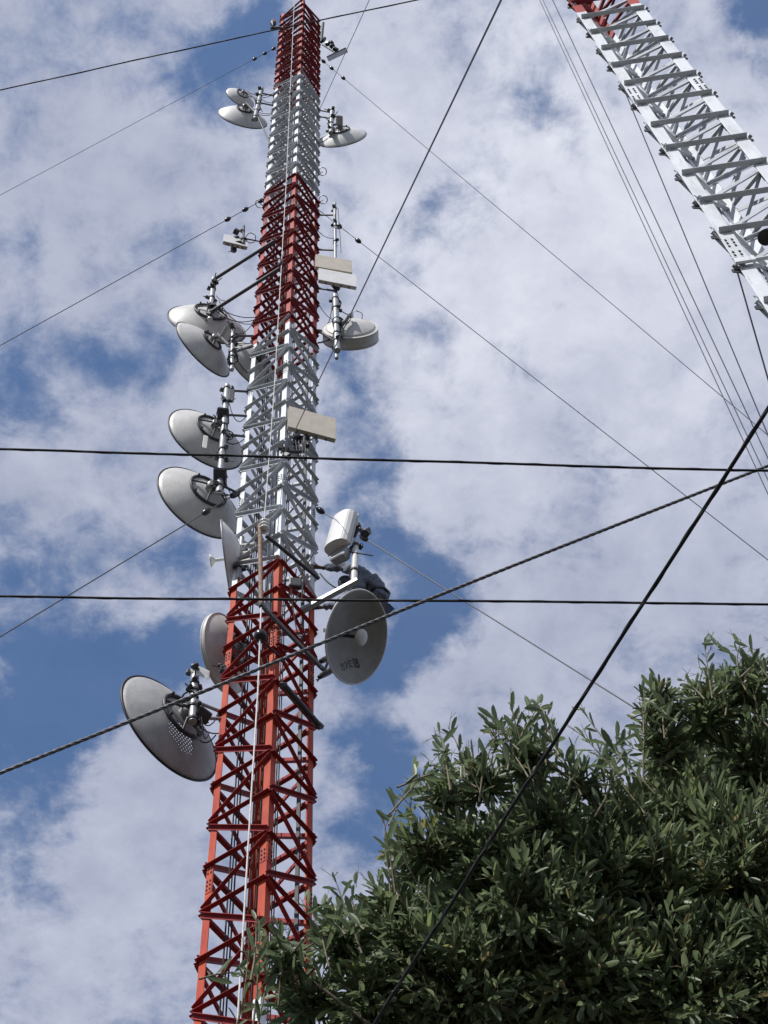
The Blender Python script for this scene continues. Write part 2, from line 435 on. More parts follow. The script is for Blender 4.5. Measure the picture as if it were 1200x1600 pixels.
for kf, (a, b_) in enumerate(((0, 1), (1, 2), (2, 0))):
    pa, pb = LEGS2[a], LEGS2[b_]
    d = nrm(pb - pa); out = nrm(np.cross(d, AX))
    if out.dot(pa - C2) < 0: out = -out
    for n in range(nlo, nhi):
        h = HT0 + n * HS2
        if kf == 0:
            items = [] if n == -11 else [('horizontal_brace', pa + d * .015 + AX * (h - .045) + out * .003, pb - d * .015 + AX * (h - .045) + out * .003, AX, .052, .06)]
            q0, q1 = pa + d * .05 + AX * (h + .03) - out * .016, pb - d * .05 + AX * (h + HS2 - .05) - out * .016
            dd = nrm(q1 - q0); sd = nrm(np.cross(dd, out))
            items.append(('diagonal_brace', q0, q1, sd, .055, -.045))
        else:
            items = [('horizontal_brace', pa - d * .035 + AX * h + out * .003, pb + d * .035 + AX * h + out * .003, AX, .06, .04)]
            q0, q1 = (pa, pb) if n % 2 else (pb, pa)
            q0 = q0 + AX * (h + .07) + out * .011; q1 = q1 + AX * (h + HS2 - .02) + out * .011
            dd = nrm(q1 - q0); sd = nrm(np.cross(dd, out))
            items.append(('diagonal_brace', q0, q1, sd, .055, .045))
            q0, q1 = (pb, pa) if n % 2 else (pa, pb)      # the crossing diagonal, on the inner side
            q0 = q0 + AX * (h + .07) - out * .016; q1 = q1 + AX * (h + HS2 - .02) - out * .016
            dd = nrm(q1 - q0); sd = nrm(np.cross(dd, out))
            items.append(('diagonal_brace', q0, q1, sd, .045, -.04))
        for nm, p0, p1, sd, wf, wo in items:
            py = proj((p0 + p1) / 2); vis = -60 < py[1] < 1640 and py[0] < 1290
            if vis:
                b = MB(); b.angle(p0, p1, out * (1 if wo > 0 else -1), sd, wf, abs(wo), .008); b.build(nm, HAZE_BRED if band2(h + .2) == 0 else SHADE_BWHITE, mast2)
            else:
                b = rest.setdefault(nm, MB()); b.angle(p0, p1, out * (1 if wo > 0 else -1), sd, wf, abs(wo), .008, band2(h + .2))
for nm, b in rest.items():
    b.build(nm, [HAZE_BRED, SHADE_BWHITE], mast2, kind='stuff')
# gusset plates where the side bars meet the two front legs
for lg, sgn in ((0, -1), (1, 1)):
    for n in range(-14, 3):
        c = LEGS2[lg] + AX * (HT0 + n * HS2) + e2 * sgn * .012 + n2v * .04
        q = ((-.03, -.10), (.045, -.05), (.045, .01), (-.03, .06))
        b = MB()
        b.prism([c + e2 * sgn * a + AX * z - n2v * .005 for a, z in q], [c + e2 * sgn * a + AX * z + n2v * .005 for a, z in q])
        b.build('gusset', DSTEEL, mast2)
b = MB(); b.bevbox(LEGS2[0] + e2 * .45 + n2v * .2 + AX * (gz + .1), (1, 0, 0), (0, 1, 0), UP * .2, .08); b.build('footing', CONC, mast2)
# cross rod and dark lamp at the gap in the bracing
hg = HT0 - 11 * HS2
b = MB(); b.tube([LEGS2[0] + AX * (hg - .02) - n2v * .03 - e2 * .03, LEGS2[1] + AX * (hg + .05) - n2v * .03 + e2 * .05], .022, 8)
b.box(LEGS2[0] + AX * (hg - .02) - n2v * .05 + e2 * .06, e2 * .09, n2v * .012, AX * .05)
b.build('cross_rod', WHITE, mast2)
lp = at(1196, 371, float((C2 + AX * (hg + .42))[1]) - .05)
fl = thing('floodlight', lp, 'round dark floodlight clamped inside the white mast at the right edge', 'lamp')
ld = nrm(CAM - lp + np.array([2, 0, 0]))
b = MB(); b.lathe(lp, ld, [(0, -.08), (.04, -.08), (.066, -.03), (.074, .022), (.078, .026), (.067, .022), (0, .012)], 24); b.build('housing', BLACK, fl)
b = MB(); b.tube([lp - ld * .1, lp - ld * .16, lp + e2 * .2 - ld * .2], .014, 6); b.build('bracket', DSTEEL, fl)

# ------------------------------------------------------------------ dishes
def imgvec(mx, my, v):             # unit 3D vector, square to the line of sight v, that points (mx, my) in the picture
    w = CR * mx - CU * my
    return nrm(w - v * w.dot(v))
def dish(label, px, py, Y, Dpx, m, ratio, away=True, dep=.2, shroud=0.0, material=None, rim=DSTEEL, hub=.21, feed=None, bracket=None,
         radio=False, group='dish antennas on the mast', extra=None, seg=56, cone=False):
    c = at(px, py, Y); v = nrm(c - CAM); D = Dpx / ppm(c); Rr = D / 2; dp = dep * D
    n = nrm((v if away else -v) * ratio + imgvec(m[0], m[1], v) * math.sqrt(1 - ratio ** 2))
    t = thing('dish_antenna', c, label, 'dish', group)
    material = material or DISHW
    b = MB(); K = 12
    sh = shroud * D
    if cone: back = [(Rr * k / K, -sh - dp * (1 - k / K) ** 1.1) for k in range(K + 1)]
    else: back = [(Rr * k / K, -sh - dp * (1 - (k / K) ** 2)) for k in range(K + 1)]
    prof = list(back)
    if sh: prof += [(Rr * 1.012, -sh), (Rr * 1.012, 0), (Rr * .985, 0.0)]
    else: prof += [(Rr, 0.012), (Rr * .985, .012)]
    if feed == 'radome':
        prof += [(Rr * .985 * k / K, .006 + .05 * D * (1 - (k / K) ** 2)) for k in range(K - 1, -1, -1)]
    else:
        prof += [(Rr * .985 * k / K, -sh - dp * (1 - (k / K) ** 2) * .93 + .006) for k in range(K - 1, -1, -1)]
    b.lathe(c, n, prof, seg); b.build('reflector', material, t)
    b = MB()
    if sh: b.ring(c - n * sh, n, Rr * 1.012, .008 * D, seg)
    b.ring(c + n * .004, n, Rr * 1.005, .0105 * D, seg); b.build('rim', rim, t)
    zh = -sh - dp * (1 - (hub * 2) ** 2)
    hubc = c + n * (-sh - dp - .05 * D)
    if hub:
        b = MB(); b.ring(c + n * (zh - .012 * D), n, hub * D, .017 * D, 40)
        u, w = perp(n)
        for k in range(8):
            a = k * math.pi / 4
            dd = u * math.cos(a) + w * math.sin(a)
            b.tube([c + n * (zh - .02 * D) + dd * hub * D, hubc + dd * .05 * D], .010 * D, 5) if k % 2 == 0 else b.tube([c + n * (zh + .01 * D) + dd * hub * D, c + n * (zh - .05 * D) + dd * hub * D], .012 * D, 5)
        b.build('mounting_ring', DSTEEL, t)
        b = MB(); b.lathe(hubc, n, [(0, -.03 * D), (.055 * D, -.03 * D), (.06 * D, 0), (.06 * D, .06 * D)], 20); b.build('hub', GALV, t)
    if feed == 'tube':
        b = MB(); b.tube([c - n * dp * .9, c + n * .17 * D], .022 * D, 10)
        b.lathe(c + n * .14 * D, n, [(0.02 * D, 0), (.04 * D, .02 * D), (.085 * D, .055 * D), (.085 * D, .07 * D), (0, .07 * D)], 24); b.build('feed_horn', DISHB, t)
    if feed == 'boss':
        b = MB(); b.tube([c - n * dp * .93, c + n * .05 * D], .020 * D, 10); b.build('feed_tube', DSTEEL, t)
        b = MB(); b.lathe(c + n * .03 * D, n, [(.02 * D, 0), (.08 * D, .012 * D), (.092 * D, .03 * D), (.088 * D, .05 * D), (.05 * D, .062 * D), (0, .066 * D)], 28); b.build('feed_horn', DISHW, t)
    if radio:
        b = MB(); u = imgvec(1, .1, v); w = imgvec(0, 1, v)
        b.bevbox(hubc - n * .13 * D + u * .02, u * .07 * D, w * .10 * D, np.cross(u, w) * .06 * D, .2); b.build('radio_unit', BOXW if radio == 'pale' else DSTEEL, t)
    if bracket is not None:
        bp = np.asarray(bracket, float)
        b = MB(); b.tube([hubc, hubc - n * .06 * D, bp], .03 * D, 8)
        u = imgvec(1, 0, v)
        b.box(bp, u * .07, v * .07, UP * .06); b.box(hubc - n * .05 * D, u * .045 * D, v * .05 * D, UP * .045 * D)
        b.build('bracket', DSTEEL, t)
    for q in range(2):
        lg = LEGS1[0] if px < 440 else LEGS1[2]
        z_ = hubc[2] - rng.uniform(.1, .7)
        b = MB(); b.tube(sag((hubc + rng.normal(size=3) * .05, lg + UP * z_ + rng.normal(size=3) * .03), rng.uniform(.15, .5)), .010, 5); b.build('feeder_cable', CABLE, t)
    if extra: extra(t, c, n, D, v)
    return t, c, n, D, hubc

def lump(b, p, s, mi=0):           # small irregular clamp body
    u = nrm(rng.normal(size=3)); w = nrm(np.cross(u, rng.normal(size=3))); x = np.cross(u, w)
    b.bevbox(p, u * s * rng.uniform(.6, 1.2), w * s * rng.uniform(.5, 1), x * s * rng.uniform(.4, .9), .2, mi)
def loop(c, ax, r, t=.008, turns=2):
    u, w = perp(nrm(ax)); out = []
    for k in range(int(18 * turns) + 1):
        a = k * 2 * math.pi / 18
        out.append(c + r * (1 + .06 * math.sin(k * 1.7)) * (u * math.cos(a) + w * math.sin(a)) + nrm(ax) * .012 * k / 18)
    return out
def pipe_mount(label, p0, p1, arms, r=.055, clamps=6, loops=0, material=GALV, arm_mat=None, arm_r=.025, group='pipe mounts on the mast', boxes=(), straps=()):
    p0, p1 = np.asarray(p0), np.asarray(p1)
    t = thing('pipe_mount', p0, label, 'pipe mount', group)
    b = MB(); b.tube([p0, p1], r, 14); b.build('pipe', material, t)
    for a0, a1 in arms:
        b = MB(); b.tube([a0, a1], arm_r, 8); b.build('arm', arm_mat or DSTEEL, t)
    d = nrm(p1 - p0); ln = np.linalg.norm(p1 - p0)
    for k in range(clamps):
        f = (k + .5 + rng.uniform(-.3, .3)) / clamps
        c = p0 + (p1 - p0) * f
        b = MB(); b.lathe(c, d, [(r, -.03), (r + .014, -.03), (r + .014, .03), (r, .03)], 14)
        for j in range(2):
            o = nrm(np.cross(d, rng.normal(size=3)))
            lump(b, c + o * (r + .035), .05)
            if rng.random() < .5:
                b.tube([c + o * r, c + o * (r + rng.uniform(.1, .22)) + d * rng.uniform(-.1, .1)], .012, 6)
        b.build('clamp', DSTEEL, t)
    for k in range(loops):
        c = p0 + (p1 - p0) * (k + .6) / (loops + .2) + nrm(np.cross(d, CF)) * rng.uniform(-.12, .12) - CF * .08
        b = MB(); b.tube(loop(c, nrm(d + .5 * rng.normal(size=3)), rng.uniform(.09, .13)), .009, 6, caps=False); b.build('cable_coil', CABLE, t)
    for c, ex, ey, ez, mm in boxes:
        b = MB(); b.bevbox(c, ex, ey, ez, .15); b.build('radio_unit', mm, t)
    for pts in straps:
        b = MB(); b.tube(pts, .009, 6); b.build('cable', CABLE, t)
    return t

LL, NL, RL, BL = LEGS1
def onleg(lg, py):                 # point of a leg at a picture row
    a, b = proj(lg + UP * 12), proj(lg + UP * 60)
    lo, hi = 5.0, 80.0
    for _ in range(40):
        md = (lo + hi) / 2
        if proj(lg + UP * md)[1] > py: lo = md
        else: hi = md
    return lg + UP * lo
def sag(pts_, amt):
    a, b = np.asarray(pts_[0], float), np.asarray(pts_[1], float)
    return [a + (b - a) * t - UP * amt * 4 * t * (1 - t) for t in np.linspace(0, 1, 9)]

YP = 14.95
# top pair on the left
pm = at(406, 172, 15.0); a0 = at(409, 138, 15.0); a1 = at(398, 186, 15.0)
pipe_mount('short grey pipe with clamps between the two topmost left dishes', a1, a0,
           [(at(406, 145, 15.0), onleg(LL, 150)), (at(403, 160, 15.0), onleg(LL, 165)), (at(401, 178, 15.0), onleg(LL, 225))], .06, 5, 1, straps=[sag((at(404, 150, 14.95), onleg(LL, 160)), .3)])
dish('small white dish, uppermost of all, on the left of the mast', 375, 153, 15.35, 48, (-.50, .86), .42, material=DISHB, bracket=at(404, 158, 15.0), hub=.2)
dish('white dish just below the uppermost one on the left', 379, 184, 15.35, 78, (-.25, .97), .33, material=DISHB, bracket=at(401, 178, 15.0), hub=.16)
# top right
r0, r1 = at(519, 172, 15.2), at(517, 208, 15.2)
pipe_mount('clamped bracket behind the bright dish on the upper right', r1, r0, [(at(518, 176, 15.2), onleg(RL, 172)), (at(517, 185, 15.2), onleg(RL, 182))], .07, 4, 0)
dish('bright white dish on the upper right of the mast, seen nearly edge on', 535, 216, 15.5, 76, (.2, .98), .30, material=DISHB, bracket=at(519, 195, 15.2), hub=.18, radio='pale')
# the pair of dishes under the two long arms
p0, p1 = at(328, 500, 14.95), at(334, 436, 14.95)
pipe_mount('pipe on two long dark arms carrying the upper of the paired left dishes', p0, p1,
           [(at(335, 436, 14.95), at(428, 377, 14.6)), (at(324, 491, 14.9), at(436, 420, 14.5))], .06, 5, 0, arm_mat=DSTEEL, arm_r=.045,
           straps=[sag((at(338, 462, 14.9), at(352, 470, 14.9)), .1), sag((at(342, 470, 14.9), onleg(LL, 505)), .5)])
dish('wide dish below the two long dark arms, left of the red band', 323, 507, 15.35, 124, (-.28, .96), .38, bracket=at(329, 486, 14.95), hub=.2)
p0, p1 = at(362, 578, 14.9), at(364, 512, 14.9)
pipe_mount('cluttered pipe with cable coil beside the tilted blade-like dish', p0, p1, [(at(364, 525, 14.9), onleg(LL, 525)), (at(363, 552, 14.9), onleg(LL, 540))], .045, 6, 2,
           boxes=[(at(350, 520, 14.9), imgvec(.5, -.85, CF) * .17, imgvec(.85, .5, CF) * .045, CF * .04, BOXW)], straps=[sag((at(364, 518, 14.85), onleg(LL, 500)), .4)])
dish('tilted blade-like dish with bright face, second from the long arms', 317, 546, 15.35, 112, (-.72, .69), .30, bracket=at(358, 540, 14.9), hub=.16)
dish('dish half hidden behind the left leg just below the red band', 390, 573, 15.7, 84, (-.72, .69), .42, shroud=.12, bracket=at(400, 555, 15.4), hub=.18)
# dish H and I
p0, p1 = at(342, 770, 14.9), at(355, 603, 14.9)
pipe_mount('long vertical pipe joining the two big left dishes of the white band', p0, p1,
           [(at(351, 648, 14.9), onleg(LL, 650)), (at(349, 678, 14.9), onleg(LL, 682)), (at(344, 757, 14.9), onleg(LL, 772)), (at(354, 610, 14.9), onleg(LL, 612))], .062, 9, 1,
           boxes=[(at(362, 618, 14.9), imgvec(1, .1, CF) * .05, CF * .06, UP * .32, DSTEEL), (at(321, 690, 14.95), imgvec(1, .3, CF) * .045, CF * .05, UP * .26, BOXW)],
           straps=[sag((at(358, 630, 14.8), onleg(LL, 650)), .5), sag((at(345, 700, 14.8), at(320, 712, 14.9)), .2), sag((at(349, 735, 14.8), onleg(LL, 765)), .5), sag((at(340, 640, 14.8), at(330, 665, 15)), .2)])
dish('upper of the two big dishes beside the white band, left side', 322, 686, 15.4, 132, (-.57, .82), .50, bracket=at(349, 670, 14.9), hub=.21, radio=True)
dish('lower of the two big dishes beside the white band, left side', 311, 785, 15.4, 150, (-.62, .78), .50, bracket=at(344, 768, 14.9), hub=.21, radio=True)
# edge on dish with feed
dish('edge on white dish with a feed sticking out, above the pale drum dish', 354, 873, 15.2, 122, (-.99, .13), .04, dep=.22, material=DISHB, rim=GALV, hub=.14, feed='tube')
pipe_mount('stack of short white arms behind the edge on dish', at(372, 905, 15.1), at(378, 840, 15.1),
           [(at(372, 853, 15.1), at(398, 850, 14.9)), (at(372, 866, 15.1), at(394, 862, 14.9)), (at(370, 880, 15.1), at(392, 874, 14.9))], .045, 3, 0, arm_mat=BOXW, arm_r=.03)
# drum behind the left leg
dish('pale drum dish partly behind the left red leg', 348, 1022, 15.75, 128, (-.96, .27), .46, shroud=.05, material=DISHW, rim=DISHW, bracket=at(372, 1028, 15.3), hub=.18)
pipe_mount('short steel stub holding the pale drum dish to the red leg', at(345, 1044, 15.1), onleg(LL, 1042), [], .022, 2, 0)

def perforated():
    m = DISHG.copy(); m.name = 'dish_grey_perforated'
    t = m.node_tree; b = t.nodes['Principled BSDF']; out = t.nodes['Material Output']
    tcn = t.nodes.new('ShaderNodeAttribute'); tcn.attribute_name = 'dishuv'
    vor = t.nodes.new('ShaderNodeTexVoronoi'); vor.inputs['Scale'].default_value = 42; vor.inputs['Randomness'].default_value = 0.0
    t.links.new(tcn.outputs['Vector'], vor.inputs['Vector'])
    lt = t.nodes.new('ShaderNodeMath'); lt.operation = 'LESS_THAN'; lt.inputs[1].default_value = .30
    t.links.new(vor.outputs['Distance'], lt.inputs[0])
    vm = t.nodes.new('ShaderNodeVectorMath'); vm.operation = 'SUBTRACT'; vm.inputs[1].default_value = (.20, .11, 0)
    t.links.new(tcn.outputs['Vector'], vm.inputs[0])
    vs_ = t.nodes.new('ShaderNodeVectorMath'); vs_.operation = 'MULTIPLY'; vs_.inputs[1].default_value = (1 / .10, 1 / .155, 0)
    t.links.new(vm.outputs[0], vs_.inputs[0])
    vl = t.nodes.new('ShaderNodeVectorMath'); vl.operation = 'LENGTH'; t.links.new(vs_.outputs[0], vl.inputs[0])
    l2 = t.nodes.new('ShaderNodeMath'); l2.operation = 'LESS_THAN'; l2.inputs[1].default_value = 1.0
    t.links.new(vl.outputs['Value'], l2.inputs[0])
    mu = t.nodes.new('ShaderNodeMath'); mu.operation = 'MULTIPLY'
    t.links.new(lt.outputs[0], mu.inputs[0]); t.links.new(l2.outputs[0], mu.inputs[1])
    tr = t.nodes.new('ShaderNodeBsdfTransparent'); ms = t.nodes.new('ShaderNodeMixShader')
    t.links.new(mu.outputs[0], ms.inputs[0]); t.links.new(b.outputs[0], ms.inputs[1]); t.links.new(tr.outputs[0], ms.inputs[2]); t.links.new(ms.outputs[0], out.inputs['Surface'])
    return m
def perf_extra(t, c, n, D, v):
    o = [x for x in t.children if x.name.startswith('reflector')][0]
    me = o.data; at_ = me.attributes.new('dishuv', 'FLOAT_VECTOR', 'POINT')
    mj = nrm(np.cross(n, v)); mj = mj if mj.dot(CU) < 0 else -mj          # long axis of the ellipse, running down the picture
    mn = np.cross(mj, n); mn = mn if mn.dot(CR) < 0 else -mn              # short axis, to the lower left
    vv = np.array([x.co for x in me.vertices]) / D
    q = np.stack([vv @ mn, vv @ mj, np.zeros(len(vv))], 1)
    at_.data.foreach_set('vector', q.astype(np.float32).ravel())
    me.materials[0] = perforated()
p0, p1 = at(301, 1128, 14.9), at(305, 1046, 14.9)
pipe_mount('pipe with pale box on top holding the lowest grey dish', p0, p1, [(at(302, 1121, 14.9), onleg(LL, 1123)), (at(303, 1095, 14.9), onleg(LL, 1112))], .062, 6, 1, arm_mat=GALV, arm_r=.028,
           boxes=[(at(313, 1049, 14.9), imgvec(.92, .40, CF) * .15, CF * .05, UP * .11, BOXW), (at(318, 1117, 14.9), imgvec(.8, .6, CF) * .11, CF * .05, imgvec(-.5, .85, CF) * .09, DSTEEL)],
           straps=[sag((at(305, 1095, 14.8), onleg(LL, 1110)), .5), sag((at(315, 1120, 14.8), at(327, 1145, 15)), .3), [at(304, 1035, 14.9), at(305, 1046, 14.9)], [at(309, 1037, 14.9), at(309, 1046, 14.9)]])
dish('large grey dish with a perforated patch, lowest on the left', 265, 1137, 15.45, 200, (-.755, .655), .44, dep=.17, material=DISHG, rim=BLACK, bracket=at(303, 1095, 14.9), hub=.2, extra=perf_extra, seg=72)

# right side drum on its long pipe
p0, p1 = at(526, 560, 15.3), at(523, 318, 15.3)
pipe_mount('long slim pipe standing off the right leg beside the two flat panels', p0, p1,
           [(at(523, 336, 15.3), onleg(RL, 336)), (at(524, 391, 15.3), onleg(RL, 390)), (at(525, 455, 15.3), onleg(RL, 450)), (at(526, 518, 15.3), onleg(RL, 516))], .04, 8, 3,
           straps=[sag((at(528, 325, 15.2), at(533, 395, 15.2)), -.2), sag((at(520, 470, 15.2), at(512, 505, 15.3)), .3), sag((at(524, 440, 15.2), at(533, 475, 15.2)), .3), sag((onleg(RL, 470), at(526, 500, 15.2)), .3), sag((onleg(RL, 360), at(522, 372, 15.2)), .2)])
pipe_mount('fat grey pipe beside the conical drum dish on the right', at(527, 548, 15.1), at(524, 462, 15.1), [(at(527, 535, 15.1), onleg(RL, 516))], .07, 5, 1)
dish('conical white drum dish on the right of the upper red band', 548, 531, 15.6, 86, (.03, 1), .36, dep=.16, shroud=.22, material=DISHW, rim=DISHW, hub=0, cone=True, bracket=at(530, 515, 15.15))
b = MB(); c = at(549, 498, 15.35); b.tube([c, c + UP * .22], .05, 12); b.tube(loop(c + np.array([.12, 0, .1]), UP, .13), .009, 6, caps=False)
tag(b.build('radio_unit', GALV), 'small upright grey cylinder with cable coil above the conical drum dish', 'radio')

# large dish on the lower right, being fitted
def stickers(t, c, n, D, v):
    up = imgvec(0, -1, n) ; rt = imgvec(1, 0, n)
    up = nrm(up - n * up.dot(n)); rt = nrm(np.cross(up, n)); rt = rt if rt.dot(CR) > 0 else -rt
    def glyph(b, x, y, s, kind):
        def seg(x0, y0, x1, y1, w=.12):
            r = math.hypot(x, y)
            def P(a, bb):
                xx, yy = x + a * s, y + bb * s
                rr = math.hypot(xx, yy) / .5
                return c + (rt * xx + up * yy) * D + n * (-.2 * D * (1 - rr ** 2) * .93 + .014)
            a, bb = P(x0, y0), P(x1, y1); d = nrm(bb - a)
            b.box((a + bb) / 2, d * (np.linalg.norm(bb - a) / 2 + .3 * w * s * D), np.cross(n, d) * w * s * D * .5, n * .002)
        K = {'0': [(-.4, -.6, -.4, .6), (-.4, .6, .4, .6), (.4, .6, .4, -.6), (.4, -.6, -.4, -.6)],
             '7': [(-.4, .6, .4, .6), (.4, .6, -.1, -.6)],
             'E': [(-.4, -.6, -.4, .6), (-.4, .6, .4, .6), (-.4, 0, .3, 0), (-.4, -.6, .4, -.6)],
             'H': [(-.4, -.6, -.4, .6), (.4, -.6, .4, .6), (-.4, 0, .4, 0)]}
        for q in K[kind]: seg(*q, w=.26)
    b = MB()
    for i, k in enumerate('07EH'):
        glyph(b, -.095 + i * .072, -.325 + .012 * i + .012 * (i == 3), .05, k)
    glyph(b, .13, -.295, .06, 'E'); glyph(b, .135, -.305, .06, '0')
    b.build('print', MARK, t)
DQ, cQ, nQ, DDQ, hQ = dish('large grey dish with a pale round boss in its middle, right of the red band', 557, 995, 14.75, 147, (.99, .12), .64, away=False, dep=.2, material=DISHD, rim=DISHW, hub=.2, feed='boss', bracket=at(512, 985, 15.2), extra=stickers, seg=72)

# flat panels: upright squares turned so that their lower edge runs as in the picture
def azim(px, py, Y, slope):
    c = at(px, py, Y); best = None
    for a in np.linspace(-1.3, 1.3, 521):
        d = np.array([math.cos(a), math.sin(a), 0]); q0, q1 = proj(c - d * .2), proj(c + d * .2)
        e = abs((q1[1] - q0[1]) / (q1[0] - q0[0]) - slope)
        if best is None or e < best[0]: best = (e, d)
    return c, best[1]
def panel(label, px, py, Y, wpx, hpx, slope, material, group='flat panel antennas on the mast', tilt=0.0):
    c, d = azim(px, py, Y, slope)
    q0, q1 = proj(c - d * .5), proj(c + d * .5); w = wpx / abs(q1[0] - q0[0])
    out = np.cross(d, UP); out = out if out.dot(CAM - c) > 0 else -out
    up = nrm(UP + out * tilt); out = nrm(out - UP * tilt)
    q0, q1 = proj(c - up * .5), proj(c + up * .5); h = hpx / abs(q1[1] - q0[1])
    t = thing('panel_antenna', c, label, 'panel antenna', group)
    b = MB(); b.bevbox(c, d * w / 2, up * h / 2, out * .045, .035); b.build('radome', material, t)
    b = MB()
    for q in (-.3, -.1, .1, .3): b.tube([c + d * w * q - up * h * .5 - out * .01, c + d * w * q - up * (h * .5 + .06) - out * .01], .014, 8)
    b.tube(sag((c + d * w * .1 - up * (h * .5 + .05) - out * .01, c - d * w * .2 - out * .28), .12), .009, 5)
    b.build('connector', DSTEEL, t)
    b = MB(); b.box(c - out * .055, d * w * .42, up * h * .42, out * .012)
    b.tube([c - out * .06, c - out * .20], .03, 8); lump(b, c - out * .2, .09); lump(b, c - out * .16 + up * .1, .06); b.build('bracket', DSTEEL, t)
    return t
panel('beige flat panel at the right of the upper red band, over the white one', 521, 414, 15.05, 57, 19, .17, BEIGE)
panel('white flat panel directly under the beige one on the right pipe', 527, 436, 15.05, 59, 18, .19, DISHB)
panel('large beige flat panel on the right side of the white band', 487, 663, 14.75, 74, 32, .27, BEIGE)
panel('small white flat panel out on the left at the upper red band', 368, 378, 15.0, 38, 11, .24, DISHB)
b = MB(); pc = at(379, 372, 15.0)
for k in range(6): lump(b, at(377 + rng.uniform(-8, 8), 372 + rng.uniform(-14, 8), 15.0), .07)
b.tube([at(381, 353, 15), at(380, 380, 15)], .03, 8); b.tube([at(380, 372, 15), onleg(LL, 378)], .018, 6); b.tube(loop(at(392, 372, 15), UP + CF, .12), .009, 6, caps=False)
tag(b.build('panel_bracket', DSTEEL), 'dark clutter of clamps behind the small white left panel', 'bracket')
b = MB(); 
for k in range(7): lump(b, at(472 + rng.uniform(-12, 14), 690 + rng.uniform(-6, 16), 14.8), .06)
for k in range(3): lump(b, at(444 + rng.uniform(-5, 6), 706 + rng.uniform(-7, 6), 14.6), .07)
b.tube([at(443, 706, 14.6), at(474, 706, 14.75), at(476, 684, 14.75)], .035, 8)
for k in range(4): b.tube(sag((at(462 + 5 * k, 688, 14.7), at(468 + 3 * k, 712, 14.75)), .2), .009, 6)
tag(b.build('panel_bracket', BLACK), 'black bracket and cables under the large beige panel', 'bracket')

# curved sector antenna on its post
c, wd = azim(533, 832, 14.75, -24 / 35)
nd = np.cross(wd, UP); nd = nd if nd.dot(CR) < 0 else -nd
axu = nrm(UP + wd * .22); wd = nrm(wd - axu * wd.dot(axu)); nd = nrm(nd - axu * nd.dot(axu))
q0, q1 = proj(c - wd * .5), proj(c + wd * .5); ww = 39 / math.hypot(q1[0] - q0[0], q1[1] - q0[1]) / 2
q0, q1 = proj(c - axu * .5), proj(c + axu * .5); hh = 46 / abs(q1[1] - q0[1]) / 2
sec = thing('sector_antenna', c, 'white curved box antenna on a post above the large grey dish', 'antenna')
b = MB(); prof = []
for k in range(13):
    a = -1 + 2 * k / 12
    prof.append(wd * ww * a + nd * .15 * math.sqrt(max(0, 1 - (abs(a) * .97) ** 2.6)))
prof += [wd * ww - nd * .05, -wd * ww - nd * .05]
b.prism([c + p - axu * hh for p in prof], [c + p + axu * hh for p in prof]); b.build('radome', DISHB, sec)
b = MB(); b.box(c - nd * .062 + wd * .0, wd * (ww + .015), axu * (hh + .01), nd * .009); b.build('back_plate', BOXW, sec)
b = MB(); b.bevbox(c - axu * (hh + .10) - nd * .12, wd * .16, axu * .12, nd * .09, .2); b.build('radio_unit', GALV, sec)
b = MB()
for k in range(7): lump(b, at(560 + rng.uniform(-10, 12), 842 + rng.uniform(-24, 22), 14.85), .07)
b.tube([at(552, 815, 14.85), at(572, 838, 14.85)], .04, 8); b.tube([at(545, 862, 14.8), at(583, 868, 14.8)], .014, 6); b.build('bracket', DSTEEL, sec)
pipe_mount('white post and square arm reaching out from the right leg under the curved antenna', at(553, 910, 14.85), at(556, 846, 14.85), [], .055, 2, 0, material=DISHW)
am = [o for o in bpy.data.objects if o.name.startswith('pipe_mount')][-1]
a0, a1 = at(470, 955, 15.15), at(559, 907, 14.82); d = nrm(a1 - a0); u, w = perp(d)
b = MB(); b.box((a0 + a1) / 2, (a1 - a0) / 2, u * .042, w * .042); b.build('arm', GALV, am)

# booms, rusty pipe and skirt wire on the near faces
def rod(name, label, cat, pts, r, m, group=None, ends=None):
    b = MB(); b.tube(pts, r, 10)
    if ends:
        for p in (pts[0], pts[-1]): lump(b, np.asarray(p), r * 1.15)
    return tag(b.build(name, m), label, cat, group)
rod('rusty_pipe', 'upright rusty pipe on the left face where white meets red', 'pipe', [at(406, 820, 14.45), at(408, 948, 14.45)], .038, RUST)
b = MB(); c = at(413, 817, 14.45)
for k in range(3): b.lathe(c - UP * .11 * k, UP, [(0.03, -.03), (.085, -.02), (.085, .015), (.03, .03)], 16)
tag(b.build('insulator', PORC), 'white ribbed insulator at the top of the rusty pipe', 'insulator')
rod('boom', 'dark diagonal boom sloping from the rusty pipe to the worker', 'boom', [at(417, 838, 14.35), at(497, 903, 14.95)], .034, DSTEEL, None, True)
rod('boom', 'dark diagonal boom sloping from under the rusty pipe to behind the grey dish', 'boom', [at(408, 945, 14.4), at(505, 1046, 15.0)], .036, DSTEEL, None, True)
rod('boom', 'thick dark boom lying across the right face below the grey dish', 'boom', [at(443, 1070, 14.5), at(499, 1134, 15.2)], .048, DSTEEL, None, True)
rod('safety_line', 'dark lanyard running from the mast to the worker', 'rope', sag((at(500, 896, 15.3), at(541, 922, 15.4)), .15), .013, BLACK)
